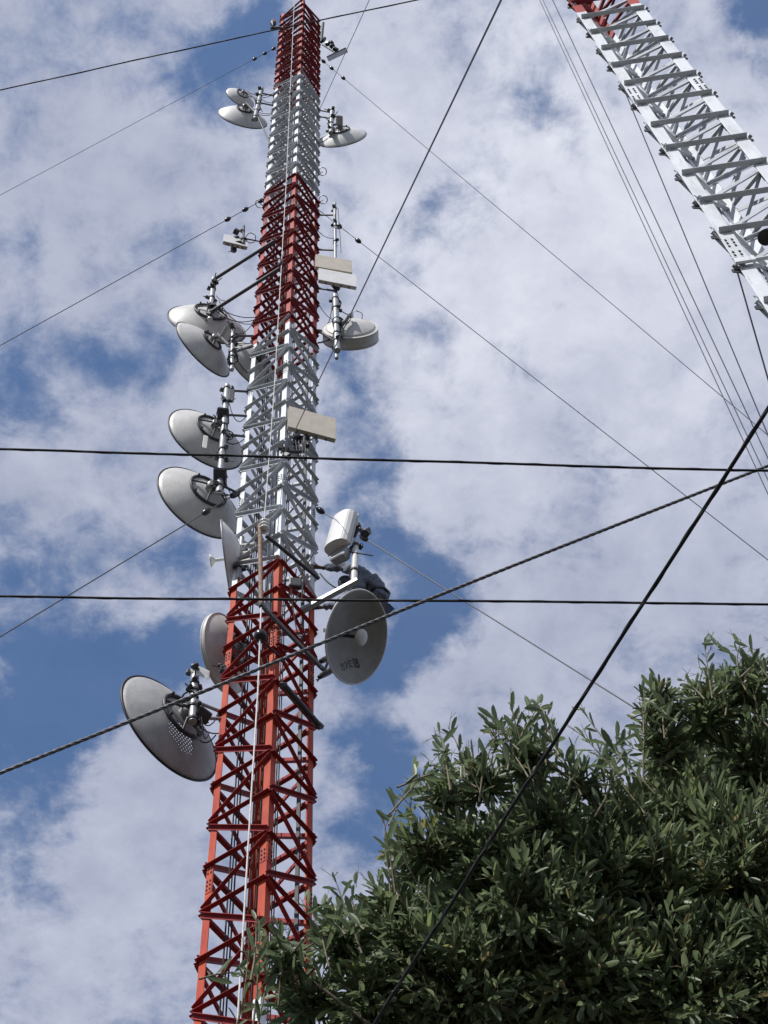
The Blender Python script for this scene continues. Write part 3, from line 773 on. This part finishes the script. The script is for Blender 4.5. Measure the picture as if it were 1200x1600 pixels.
# a few coax jumpers and hanging leads round the near leg at the working level
b = MB()
for k in range(7):
    p = at(400 + rng.uniform(0, 90), 880 + rng.uniform(-20, 60), 14.6 + rng.uniform(0, .5)); q = at(400 + rng.uniform(0, 95), 900 + rng.uniform(0, 110), 14.6 + rng.uniform(0, .5))
    b.tube(sag((p, q), rng.uniform(.1, .6)), .010, 6)
tag(b.build('jumper_cables', CABLE), 'tangle of thin black jumper cables where the white band meets the red', 'cable')
b = MB(); 
b.bevbox(at(462, 912, 14.85), (.10, .02, 0), (0, .05, 0), (0, 0, .12), .2)
tag(b.build('junction_box', DSTEEL), 'small dark box bolted beside the near leg at the top of the red band', 'box')

wp = [at(466, -60, 14.2), at(460, 0, 14.2), at(447, 290, 14.2), at(428, 617, 14.2), at(413, 812, 14.4)]
rod('skirt_wire', 'pale vertical wire hanging down the front of the mast to the rusty pipe', 'wire', wp, .0095, ROPEM)
b = MB()
for x, y in ((454, 146), (438, 411)):
    c = at(x, y, 14.2); b.lathe(c, UP, [(.02, -.14), (.06, -.1), (.065, .1), (.02, .14)], 12); b.tube([c, c + np.array([.0, .55, 0])], .015, 6)
tag(b.build('wire_spacer', DSTEEL), 'dark spacers holding the pale wire off the mast', 'spacer')
wp = [at(408, 950, 14.4), at(403, 1080, 14.3), at(393, 1236, 14.3), at(371, 1600, 14.3)]
d = nrm(wp[-1] - wp[-2]); wp.append(wp[-1] + d * ((wp[-1][2] - .2) / -d[2]))
rod('down_wire', 'pale wire running down from the rusty pipe past the red legs', 'wire', wp, .0125, ROPEM)
b = MB(); c = at(407, 993, 14.35); b.lathe(c, UP, [(.02, -.1), (.09, -.08), (.10, .02), (.06, .1), (.02, .12)], 16); b.tube([c - UP * .1, c + np.array([.25, .3, -.12])], .02, 6)
tag(b.build('insulator', INSUL), 'dark knob insulator on the pale wire below the rusty pipe', 'insulator')

# top lamp, small rings and floodlight
c = at(426, 45, 15.1)
bl = thing('beacon_lamp', c, 'small warning lamp on a bracket at the top left of the mast', 'lamp')
b = MB(); b.lathe(c, UP, [(0, 0), (.05, 0), (.05, .55), (.09, .6), (.11, .75), (.11, .82), (0, .84)], 14); b.box(c + np.array([.12, 0, .1]), (.2, 0, 0), (0, .04, 0), (0, 0, .03)); b.build('housing', DSTEEL, bl)
b = MB(); b.lathe(c + UP * .84, UP, [(.085, 0), (.10, .10), (.09, .25), (.05, .33), (0, .35)], 14); b.build('lens', LENS, bl)
for x, y, lg, lab in ((504, 268, RL, 'thin wire hoop on the right leg at the foot of the white top band'), (406, 318, LL, 'thin wire hoop on the left leg at the top of the upper red band'), (505, 312, RL, 'thin wire hoop on the right leg above the slim pipe')):
    b = MB(); p = at(x, y, lg[1] - .1); b.ring(p, nrm(UP + CF * .3), .11, .012, 20); b.tube([p, lg + UP * p[2]], .012, 6); tag(b.build('wire_hoop', GALV), lab, 'hoop')
c = at(527, 85, 15.3)
fl2 = thing('floodlight', c, 'flat tilted floodlight on a dark arm at the top right', 'lamp')
v = nrm(c - CAM); u = imgvec(.90, -.43, v)
w = nrm(v * .95 + imgvec(.43, .9, v) * .3)
b = MB(); b.bevbox(c, u * .36, w * .24, np.cross(u, w) * .025, .1); b.build('housing', GALV, fl2)
b = MB()
for x, y in ((506, 62), (512, 68), (518, 66), (524, 78), (519, 72)): lump(b, at(x, y, 15.35), .1)
b.tube([at(504, 70, 15.4), at(526, 84, 15.35)], .03, 6); b.tube([at(505, 36, 15.4), at(502, 66, 15.4)], .05, 8); b.build('arm', BLACK, fl2)

# ------------------------------------------------------------------ guys and overhead wires
def insul(b, p, d, r=.06, l=.12):
    b.lathe(p, d, [(.01, -l), (r * .55, -l * .9), (r, -l * .3), (r, l * .3), (r * .55, l * .9), (.01, l)], 12)
def guy(label, start, end_px, Rg, base, insulators=(), r=.011, group='guy wires of the banded mast', up=False, mname='guy_wire'):
    s0 = np.asarray(start) - CAM; Nn = np.cross(s0, ray(*end_px))
    A, B_, C_ = Nn[0] * Rg, Nn[1] * Rg, -(Nn[0] * base[0] + Nn[1] * base[1] + Nn[2] * (-CAMZ))
    am = math.hypot(A, B_)
    ph = math.atan2(B_, A); cs = max(-1, min(1, C_ / am)); sols = [ph + math.acos(cs), ph - math.acos(cs)]
    best = None
    for th in sols:
        q = np.array([base[0] + Rg * math.cos(th), base[1] + Rg * math.sin(th), 0.0])
        a, c = proj(start), proj(np.asarray(start) + (q - start) * .02)
        dt = (c[0] - a[0]) * (end_px[0] - a[0]) + (c[1] - a[1]) * (end_px[1] - a[1])
        if best is None or dt > best[0]: best = (dt, q)
    q = best[1]
    t = thing('guy_wire', q, label, 'guy wire', group)
    b = MB(); b.tube([np.asarray(start), np.asarray(start) * .5 + q * .5, q], r, 6); b.build('cable', GUYM, t)
    d = nrm(q - start)
    for ix, iy in insulators:
        ts = np.linspace(0, .6, 4000); pr = [((proj(start + (q - start) * x)[0] - ix) ** 2 + (proj(start + (q - start) * x)[1] - iy) ** 2) for x in ts[::8]]
        p = start + (q - start) * ts[::8][int(np.argmin(pr))]
        b = MB(); insul(b, p, d); b.build('insulator', INSUL, t)
    b = MB(); b.bevbox(q + UP * .1, (.3, 0, 0), (0, .3, 0), UP * .2, .1); b.build('anchor', CONC, t)
    return t
guy('guy wire from the top right of the mast, long diagonal over pale cloud', onleg(RL, 90), (1200, 680), 34, CEN1, [(508, 92), (521, 104), (537, 119)])
guy('guy wire from the upper red band to the right, below the top one', onleg(RL, 327), (1200, 875), 30, CEN1, [(531, 352), (560, 376)])
guy('guy wire running from the right leg behind the curved antenna to the tree', onleg(RL, 793), (990, 1105), 20, CEN1, [(503, 795), (569, 838)])
guy('guy wire from the top left of the mast, highest on the left', onleg(LL, 72), (0, 305), 34, CEN1, [(429, 77), (415, 84), (399, 92)], r=.008)
guy('guy wire from the left of the upper red band', onleg(LL, 310), (0, 540), 30, CEN1, [(406, 311), (381, 324), (353, 340)])
guy('guy wire crossing the lower big left dish', onleg(LL, 768), (0, 995), 20, CEN1, [(366, 773), (320, 797)])
guy('dark guy wire rising from the beige panel to the top edge', at(445, 706, 14.5), (783, 0), 24, CEN1, [], r=.0085)
guy('thin guy wire rising from the upper right leg to the top edge', onleg(RL, 175), (577, 0), 32, CEN1, [], r=.009)
B2 = LEGS2[0] + AX * gz
def on2(py, lg=0):
    lo, hi = 3.0, 60.0
    for _ in range(40):
        md = (lo + hi) / 2
        if proj(LEGS2[lg] + AX * md)[1] > py: lo = md
        else: hi = md
    return LEGS2[lg] + AX * lo
for y0, ex, ey, lab, r in ((-255, 1200, 772, 'leftmost of the thin guy wires of the white mast', .008), (-235, 1200, 750, 'second from left of the thin guy wires of the white mast', .008),
                        (-146, 1200, 716, 'third from left of the thin guy wires of the white mast', .008), (20, 1200, 680, 'fourth of the thin guy wires, emerging beside the red section', .008),
                        (307, 1200, 592, 'darkest guy wire of the white mast, emerging from half way down its edge', .009)):
    guy(lab, on2(y0, 2 if y0 > 0 else 0), (ex, ey), 16, B2, [], r, 'guy wires of the white mast')

def strand(label, pts_ctrl, r, m, name='overhead_cable', twist=.22, group=None, ext=(0, 0), lash=False):
    """twisted cable through control points, carried on past the picture"""
    P = [np.asarray(p, float) for p in pts_ctrl]
    if ext[0]: P = [P[0] + nrm(P[0] - P[1]) * ext[0]] + P
    if ext[1]: P = P + [P[-1] + nrm(P[-1] - P[-2]) * ext[1]]
    seg = [np.linalg.norm(b - a) for a, b in zip(P[:-1], P[1:])]; cum = np.concatenate([[0], np.cumsum(seg)])
    tot = cum[-1]; st = max(60, int(tot / (twist / 9)))
    tt = np.linspace(0, tot, st)
    path = np.array([[np.interp(t, cum, [p[k] for p in P]) for k in range(3)] for t in tt])
    # round the corners of the polyline
    for _ in range(2):
        kk = 25; pad = np.pad(path, ((kk, kk), (0, 0)), mode='edge')
        pad[:kk] = path[0] - (path[1] - path[0]) * np.arange(kk, 0, -1)[:, None]; pad[-kk:] = path[-1] + (path[-1] - path[-2]) * np.arange(1, kk + 1)[:, None]
        ker = np.ones(2 * kk + 1) / (2 * kk + 1)
        path = np.stack([np.convolve(pad[:, k], ker, 'valid') for k in range(3)], 1)
    d = nrm(P[-1] - P[0]); u, w = perp(d)
    b = MB()
    if lash:                       # one jacketed cable with a thin lashing wire wound round it
        wob = r * .22 * np.sin(tt * 5.1 + 1.3 * np.sin(tt * 1.7))
        b.tube(list(path + wob[:, None] * u), r * .92, 8)
        a = 2 * math.pi * tt / (twist * 2.5)
        b.tube(list(path + wob[:, None] * u + r * .9 * (np.cos(a)[:, None] * u + np.sin(a)[:, None] * w)), r * .22, 5, mi=1)
        return tag(b.build(name, [m, GUYM]), label, 'cable', group)
    for s in range(3):
        a = 2 * math.pi * tt / twist + s * 2 * math.pi / 3
        off = r * .40 * (np.cos(a)[:, None] * u + np.sin(a)[:, None] * w)
        b.tube(list(path + off), r * .62, 6, caps=True)
    return tag(b.build(name, m), label, 'cable', group)
strand('upper of two near black cables stretched level across the picture', [far(0, 702, 7.6), far(160, 706, 7.5), far(400, 714, 7.4), far(560, 717, 7.3), far(800, 725, 7.4), far(960, 731, 7.4), far(1200, 735, 7.5)], 0.0060, CABLE, lash=True, twist=.13, group='level overhead cables', ext=(14, 14))
strand('lower of two near black cables stretched level across the picture', [far(0, 932, 7.6), far(300, 936, 7.5), far(600, 938, 7.4), far(900, 941, 7.4), far(1200, 944, 7.5)], 0.0059, CABLE, lash=True, twist=.13, group='level overhead cables', ext=(14, 14))
strand('thick pale twisted steel strand rising across the picture in front of the grey dish', [far(0, 1208, 6.6), far(320, 1080, 6.9), far(640, 948, 7.3), far(900, 845, 7.7), far(1200, 728, 8.2)], 0.0078, STRAND, twist=.10, ext=(10, 14))
strand('dark thick cable slanting down in front of the tree', [far(1230, 590, 5.2), far(1100, 800, 5.4), far(900, 1103, 5.8), far(700, 1420, 6.4), far(600, 1575, 6.8), far(560, 1640, 7.0)], .0070, CABLE, lash=True, twist=.15, ext=(9, 8))
strand('thin dark cable crossing the top of the picture from the left', [far(0, 141, 13.5), far(300, 74, 13.2), far(650, 0, 13.0)], .0052, CABLE, lash=True, twist=.3, ext=(14, 14))

# ------------------------------------------------------------------ the worker
def skin_obj(name, joints, edges, m, parent=None, sub=2, root=0):
    """joints: list of (point, radius)"""
    P = np.array([j[0] for j in joints], float)
    org = P[root]
    base = org if parent is None else np.array(parent.location)
    me = bpy.data.meshes.new(name)
    me.from_pydata((P - base).tolist(), edges, [])
    o = bpy.data.objects.new(name, me); COL.objects.link(o)
    if parent is None: o.location = tuple(org)
    else: o.parent = parent
    sk = o.modifiers.new('Skin', 'SKIN'); sk.use_smooth_shade = True
    for i, j in enumerate(joints):
        r = j[1]; me.skin_vertices[0].data[i].radius = (r, r)
        me.skin_vertices[0].data[i].use_root = (i == root)
    ss = o.modifiers.new('Subdivision', 'SUBSURF'); ss.levels = sub; ss.render_levels = sub
    me.materials.append(m)
    return o
J = {}
def jp(n, px, py, Y): J[n] = at(px, py, Y)
jp('hip', 594, 942, 15.55); jp('waist', 590, 918, 15.50); jp('chest', 572, 901, 15.42); jp('neck', 553, 903, 15.36)
jp('head', 541, 912, 15.30); jp('crown', 535, 919, 15.28)
jp('shA', 557, 891, 15.42); jp('elA', 530, 886, 15.48); jp('wrA', 502, 887, 15.42); jp('paA', 494, 886, 15.38)
jp('shB', 556, 917, 15.28); jp('elB', 530, 945, 15.30); jp('wrB', 504, 949, 15.38); jp('paB', 496, 949, 15.38)
jp('hjA', 600, 952, 15.62); jp('knA', 566, 985, 15.35); jp('anA', 520, 1024, 15.42); jp('toA', 503, 1031, 15.30)
jp('hjB', 588, 957, 15.48); jp('knB', 556, 1000, 15.25); jp('anB', 517, 1046, 15.30); jp('toB', 501, 1055, 15.20)
def chain_mesh(names, radii):
    return [(J[n], r) for n, r in zip(names, radii)]
nm = ['hip', 'waist', 'chest', 'neck', 'head', 'crown', 'shA', 'elA', 'wrA', 'paA', 'shB', 'elB', 'wrB', 'paB', 'hjA', 'knA', 'anA', 'toA', 'hjB', 'knB', 'anB', 'toB']
rd = [.085, .08, .09, .055, .088, .08, .06, .043, .030, .036, .06, .043, .030, .036, .085, .06, .042, .04, .085, .06, .042, .04]
ix = {n: i for i, n in enumerate(nm)}
ed = [('hip', 'waist'), ('waist', 'chest'), ('chest', 'neck'), ('neck', 'head'), ('head', 'crown'), ('chest', 'shA'), ('shA', 'elA'), ('elA', 'wrA'), ('wrA', 'paA'), ('chest', 'shB'), ('shB', 'elB'), ('elB', 'wrB'), ('wrB', 'paB'),
      ('hip', 'hjA'), ('hjA', 'knA'), ('knA', 'anA'), ('anA', 'toA'), ('hip', 'hjB'), ('hjB', 'knB'), ('knB', 'anB'), ('anB', 'toB')]
joints = chain_mesh(nm, rd); edges = [(ix[a], ix[b]) for a, b in ed]
for hand, wr in (('paA', 'wrA'), ('paB', 'wrB')):        # five fingers bent round the steel
    d = nrm(J[hand] - J[wr]); side = nrm(np.cross(d, CF)); pal = nrm(np.cross(side, d))
    for k, (off, ln) in enumerate(((-.032, .075), (-.011, .085), (.011, .08), (.031, .062))):
        b0 = J[hand] + side * off + d * .03; b1 = b0 + d * ln * .5 + pal * .012; b2 = b1 + d * ln * .18 + pal * ln * .42; b3 = b2 - d * ln * .18 + pal * ln * .22
        i0 = len(joints); joints += [(b0, .011), (b1, .0095), (b2, .009), (b3, .008)]
        edges += [(ix[hand], i0), (i0, i0 + 1), (i0 + 1, i0 + 2), (i0 + 2, i0 + 3)]
    t0 = J[hand] - side * .035 - d * .01; t1 = t0 - side * .03 + d * .03 + pal * .02; t2 = t1 + d * .028 + pal * .025
    i0 = len(joints); joints += [(t0, .013), (t1, .0105), (t2, .009)]; edges += [(ix[hand], i0), (i0, i0 + 1), (i0 + 1, i0 + 2)]
body = skin_obj('person', joints, edges, GLOVE)
tag(body, 'worker in grey blue clothes leaning out behind the grey dish, one arm on the mast', 'person')
# jacket: torso and sleeves, wrinkled
jn = ['waist', 'chest', 'neck', 'shA', 'elA', 'wrA', 'shB', 'elB', 'wrB', 'hip']
jr = [.175, .175, .10, .115, .075, .052, .115, .075, .052, .175]
jx = {n: i for i, n in enumerate(jn)}
jk = skin_obj('jacket', [(J[n], r) for n, r in zip(jn, jr)], [(jx[a], jx[b]) for a, b in (('hip', 'waist'), ('waist', 'chest'), ('chest', 'neck'), ('chest', 'shA'), ('shA', 'elA'), ('elA', 'wrA'), ('chest', 'shB'), ('shB', 'elB'), ('elB', 'wrB'))], DENIM, body, 3)
tx = bpy.data.textures.new('wrinkles', 'CLOUDS'); tx.noise_scale = .11; tx.noise_depth = 3
dm = jk.modifiers.new('Wrinkles', 'DISPLACE'); dm.texture = tx; dm.strength = .11; dm.mid_level = .5; dm.texture_coords = 'LOCAL'
tn = ['hip', 'hjA', 'knA', 'anA', 'hjB', 'knB', 'anB']; tr_ = [.165, .13, .095, .07, .13, .095, .07]
tx_ = {n: i for i, n in enumerate(tn)}
tr = skin_obj('trousers', [(J[n], r) for n, r in zip(tn, tr_)], [(tx_[a], tx_[b]) for a, b in (('hip', 'hjA'), ('hjA', 'knA'), ('knA', 'anA'), ('hip', 'hjB'), ('hjB', 'knB'), ('knB', 'anB'))], TROUS, body, 3)
dm = tr.modifiers.new('Wrinkles', 'DISPLACE'); dm.texture = tx; dm.strength = .05; dm.mid_level = .5; dm.texture_coords = 'LOCAL'
for a, t_ in (('anA', 'toA'), ('anB', 'toB')):
    d = nrm(J[t_] - J[a])
    skin_obj('boot', [(J[a] - d * .05, .05), (J[a] + d * .03 - UP * .04, .055), (J[t_] - UP * .03, .048), (J[t_] + d * .07 - UP * .03, .04)], [(0, 1), (1, 2), (2, 3)], BLACK, body)
hd = nrm(J['crown'] - J['neck']); hc = J['head'] + hd * .03
b = MB(); b.lathe(hc, hd, [(.112, -.03), (.116, .02), (.105, .075), (.07, .115), (0, .13)], 20); b.lathe(hc - hd * .02 , hd, [(.11, 0), (.15, -.01), (.15, .002), (.11, .012)], 20); b.build('cap', TROUS, body)
fd = nrm(-hd * .1 + nrm(np.cross(hd, CR)) * (1 if np.cross(hd, CR).dot(CF) < 0 else -1))
sd_ = np.cross(hd, fd)
b = MB()
for s in (-1, 1):
    b.lathe(hc + fd * .088 - hd * .045 + sd_ * s * .032, fd, [(0, .012), (.008, .009), (.011, 0)], 10)
b.build('eyes', BLACK, body)
b = MB(); b.tube([hc + fd * .085 - hd * .04, hc + fd * .115 - hd * .075, hc + fd * .09 - hd * .08], [.010, .016, .010], 8)
for s in (-1, 1): b.lathe(hc + sd_ * s * .098 - hd * .06, sd_ * s, [(.028, 0), (.03, .008), (.012, .014), (0, .01)], 10)
b.tube([hc + fd * .09 - hd * .105 - sd_ * .025, hc + fd * .095 - hd * .107, hc + fd * .09 - hd * .105 + sd_ * .025], .006, 6)
b.build('face', SKIN, body)
b = MB(); wd_ = nrm(J['hip'] - J['waist']); b.lathe((J['waist'] + J['hip']) / 2, wd_, [(.15, -.025), (.178, -.025), (.178, .025), (.15, .025)], 24); b.build('harness_belt', BLACK, body)

# ------------------------------------------------------------------ the tree
def leaf_material():
    m = bpy.data.materials.new('leaf'); m.use_nodes = True
    t = m.node_tree; b = t.nodes['Principled BSDF']; out = t.nodes['Material Output']
    a = t.nodes.new('ShaderNodeAttribute'); a.attribute_name = 'tint'
    r = t.nodes.new('ShaderNodeValToRGB')
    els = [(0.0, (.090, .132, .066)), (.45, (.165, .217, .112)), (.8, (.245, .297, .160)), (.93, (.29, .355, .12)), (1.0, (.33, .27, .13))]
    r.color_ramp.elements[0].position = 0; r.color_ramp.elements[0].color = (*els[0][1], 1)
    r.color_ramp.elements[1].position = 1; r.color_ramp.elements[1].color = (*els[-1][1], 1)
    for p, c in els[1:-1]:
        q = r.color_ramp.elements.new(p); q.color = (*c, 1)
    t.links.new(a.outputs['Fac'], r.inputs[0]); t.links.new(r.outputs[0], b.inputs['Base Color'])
    b.inputs['Roughness'].default_value = .42
    b.inputs['Specular IOR Level'].default_value = .5
    tl = t.nodes.new('ShaderNodeBsdfTranslucent'); t.links.new(r.outputs[0], tl.inputs[0])
    ms = t.nodes.new('ShaderNodeMixShader'); ms.inputs[0].default_value = .45
    t.links.new(b.outputs[0], ms.inputs[1]); t.links.new(tl.outputs[0], ms.inputs[2]); t.links.new(ms.outputs[0], out.inputs['Surface'])
    return m
LEAF = leaf_material()
BASE_R = 9.0
PXM = F / BASE_R
# boughs: picture x, y, radius (px) and range in metres
LOBES = [(440, 1500, 50, 8.4), (480, 1560, 85, 8.5), (525, 1475, 85, 8.6), (570, 1560, 110, 8.5), (600, 1425, 75, 8.7), (660, 1330, 90, 8.8), (640, 1480, 110, 8.6), (690, 1240, 58, 8.9), (750, 1215, 78, 9.0), (745, 1330, 115, 8.8),
 (820, 1185, 70, 9.1), (850, 1280, 110, 9.0), (905, 1215, 62, 9.2), (950, 1270, 75, 9.3), (930, 1370, 130, 9.0), (1010, 1250, 70, 9.5), (1045, 1160, 85, 9.6), (1030, 1095, 38, 9.6), (1110, 1110, 85, 9.7), (1165, 1075, 75, 9.8), (1190, 1180, 120, 9.7), (1080, 1280, 130, 9.5),
 (1180, 1360, 160, 9.3), (1040, 1420, 160, 9.2), (800, 1430, 150, 8.8), (700, 1550, 150, 8.6), (900, 1540, 160, 8.8), (1080, 1570, 170, 8.9), (1250, 1520, 170, 9.0),
 (970, 1330, 110, 9.3), (1290, 1130, 130, 10.0), (1330, 1330, 180, 9.7), (1400, 1200, 160, 10.2), (600, 1700, 140, 8.6), (800, 1740, 180, 8.8), (1000, 1780, 190, 8.9), (1220, 1760, 200, 9.1), (1420, 1500, 200, 9.6), (480, 1680, 80, 8.6),
 (760, 1420, 150, 9.9), (960, 1420, 170, 10.3), (1150, 1350, 180, 10.8), (620, 1560, 120, 9.6), (900, 1650, 220, 10.3), (1200, 1550, 220, 10.6), (820, 1300, 100, 9.9), (1100, 1220, 110, 10.6), (700, 1420, 100, 9.6), (1350, 1400, 220, 11.0)]
LOBES = [(x, y, max(26, pr - (34 if i < 22 else 12)), r) for i, (x, y, pr, r) in enumerate(LOBES)]
lob = [(far(x, y, r), pr / F * r) for x, y, pr, r in LOBES]
ctr = np.mean([c for c, _ in lob], axis=0)
lv, lf, ltint = [], [], []
TW = MB()
leaf_prof = [(0, 0, 0), (.28, .34, .06), (.60, .5, .05), (.87, .36, 0), (1.0, 0, -.05)]
def add_leaf(p, d, nn, ln, wd, tint):
    s = np.cross(d, nn); o = len(lv)
    droop = rng.uniform(-.10, .12)
    lv.append(p)
    for t_, w_, _ in leaf_prof[1:4]:
        c = p + d * ln * t_ - nn * ln * droop * t_ * t_
        e = s * wd * w_; up = nn * wd * .28 * w_ * 2
        lv.extend((c + e + up, c, c - e + up))
    lv.append(p + d * ln - nn * ln * droop)
    lf.extend([(o, o + 1, o + 2), (o, o + 2, o + 3), (o + 1, o + 4, o + 5, o + 2), (o + 2, o + 5, o + 6, o + 3), (o + 4, o + 7, o + 8, o + 5), (o + 5, o + 8, o + 9, o + 6), (o + 7, o + 10, o + 8), (o + 8, o + 10, o + 9)])
    ltint.extend([tint] * 11)
def twig(p, d, ln, nleaf, tone, bare=False):
    d = nrm(d); u, w = perp(d)
    curve = (u * rng.normal() + w * rng.normal()) * .12
    pts = [p + d * ln * t_ + curve * ln * t_ * t_ + UP * .06 * ln * t_ * t_ for t_ in (0, .35, .7, 1.0)]
    TW.tube(pts, [.0055, .0045, .0032, .0016], 4, caps=False)
    az = rng.uniform(0, 6.28)
    for k in range(nleaf):
        f = .12 + .88 * (k + rng.uniform(-.2, .2)) / max(1, nleaf - 1); f = min(max(f, .05), 1)
        q = p + d * ln * f + curve * ln * f * f + UP * .06 * ln * f * f
        az += 2.4 + rng.normal() * .3
        spread = rng.uniform(.55, 1.15) * (1.1 - .55 * f)
        r_ = u * math.cos(az) + w * math.sin(az)
        ld = nrm(d * math.cos(spread) + r_ * math.sin(spread) + UP * rng.uniform(-.35, .25))
        nn = np.cross(ld, nrm(np.cross(d, r_) + .4 * rng.normal(size=3)))
        nn = nrm(nn) if np.linalg.norm(nn) > 1e-3 else u
        if nn.dot(UP) < 0 and rng.random() < .7: nn = -nn
        L_ = (.056 + .088 * rng.beta(1.8, 2.0)) * (.72 if f > .93 else 1)
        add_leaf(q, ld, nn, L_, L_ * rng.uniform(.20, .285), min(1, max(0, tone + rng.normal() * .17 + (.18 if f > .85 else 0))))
    if bare:
        for k in range(int(rng.integers(1, 4))):
            dd = nrm(d + .55 * rng.normal(size=3)); q0 = pts[-1] - d * ln * rng.uniform(0, .25)
            q1 = q0 + dd * rng.uniform(.05, .12); TW.tube([q0, q1], [.0022, .0012], 3, caps=False)
            TW.tube([q0 * .4 + q1 * .6, q0 * .4 + q1 * .6 + nrm(dd + .8 * rng.normal(size=3)) * .04], [.0016, .001], 3, caps=False)
C_np = np.array([c for c, _ in lob]); R_np = np.array([r for _, r in lob])
for li, (c, r) in enumerate(lob):
    vis = LOBES[li][0] < 1320 and LOBES[li][1] < 1680
    ntw = int((122 if vis else 36) * (r / .33) ** 2.15) + 14
    if LOBES[li][3] > 9.55 and li > 37: ntw = int(ntw * .6)
    ton = rng.uniform(.28, .55)
    for k in range(ntw):
        q = nrm(rng.normal(size=3))
        rad = r * rng.uniform(.35, 1.0) ** .6
        outw = nrm(q * 1.0 + nrm(c - ctr) * .35 + UP * .38)
        if c[2] + q[2] * rad > c[2] + .3 * r and li < 22 and rng.random() < .3: continue
        ln = rng.uniform(.16, .34) * (1 if r > .2 else .75)
        tip = c + q * rad
        twig(tip - outw * ln, outw, ln, int(rng.integers(8, 14)), ton + rng.uniform(-.12, .14), bare=rng.random() < .22)
# longer leader shoots that break the outline against the sky
for x, y, r in ((545, 1372, 8.6), (505, 1392, 8.6), (612, 1300, 8.8), (640, 1215, 8.8), (672, 1165, 8.9), (700, 1150, 8.9), (738, 1122, 9.0), (768, 1112, 9.0), (815, 1098, 9.1), (850, 1100, 9.1), (905, 1128, 9.2), (945, 1165, 9.3), (965, 1180, 9.3),
                (1000, 1128, 9.6), (1005, 1075, 9.6), (1025, 1050, 9.6), (1070, 1050, 9.7), (1108, 1022, 9.7), (1135, 1005, 9.8), (1165, 1010, 9.8), (1190, 1000, 9.8), (430, 1425, 8.4), (408, 1490, 8.4), (1160, 1045, 9.8), (1215, 985, 9.9), (880, 1120, 9.2), (790, 1115, 9.0), (615, 1340, 8.7)):
    for j in range(3):
        tip = far(x + rng.uniform(-22, 22), y + rng.uniform(0, 44), r + rng.uniform(-.1, .1))
        d = nrm(UP * 1.0 + .3 * rng.normal(size=3) - CF * .1); ln = rng.uniform(.30, .50)
        twig(tip - d * ln, d, ln, int(rng.integers(7, 13)), .42, True)
base = np.array([3.9, 7.4, 0])
tree = thing('leafy_tree', base, 'dense dark green tree with narrow leaves filling the lower right', 'tree')
me = bpy.data.meshes.new('crown')
V = np.array(lv) - base
me.from_pydata(V.tolist(), [], lf)
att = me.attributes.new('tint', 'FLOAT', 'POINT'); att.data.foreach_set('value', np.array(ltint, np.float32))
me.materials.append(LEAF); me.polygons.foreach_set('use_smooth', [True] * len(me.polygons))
co = bpy.data.objects.new('crown', me); COL.objects.link(co); co.parent = tree
print('leaves', len(lv) // 11)
TW.build('twigs', TWIG, tree, kind='stuff')
b = MB(); fork = base + np.array([.05, .1, 3.4])
b.tube([base - UP * .2, base + UP * .4, base + np.array([.06, .02, 1.8]), fork], [.26, .2, .165, .15], 14); b.build('trunk', BARK, tree)
for li, (c, r) in enumerate(lob):
    if li < 38 and li % 6: continue
    p0 = fork - UP * rng.uniform(0, .9); end = c + CF * r * .5
    mid = p0 * .45 + end * .55 + UP * .1 + CF * .35 + rng.normal(size=3) * .15
    ctl = [p0, p0 * .7 + mid * .3 + CF * .15, mid, end * .7 + mid * .3 + rng.normal(size=3) * .05, end]
    b = MB(); b.tube(ctl, [.045, .036, .022, .011, .005], 7)
    for k in range(3):                     # side branches
        q = ctl[2] * (1 - k * .3) + end * k * .3
        b.tube([q, q + nrm(rng.normal(size=3) + UP) * .18, q + nrm(rng.normal(size=3) + UP) * .3], [.012, .008, .004], 5)
    b.build('limb', BARK, tree)
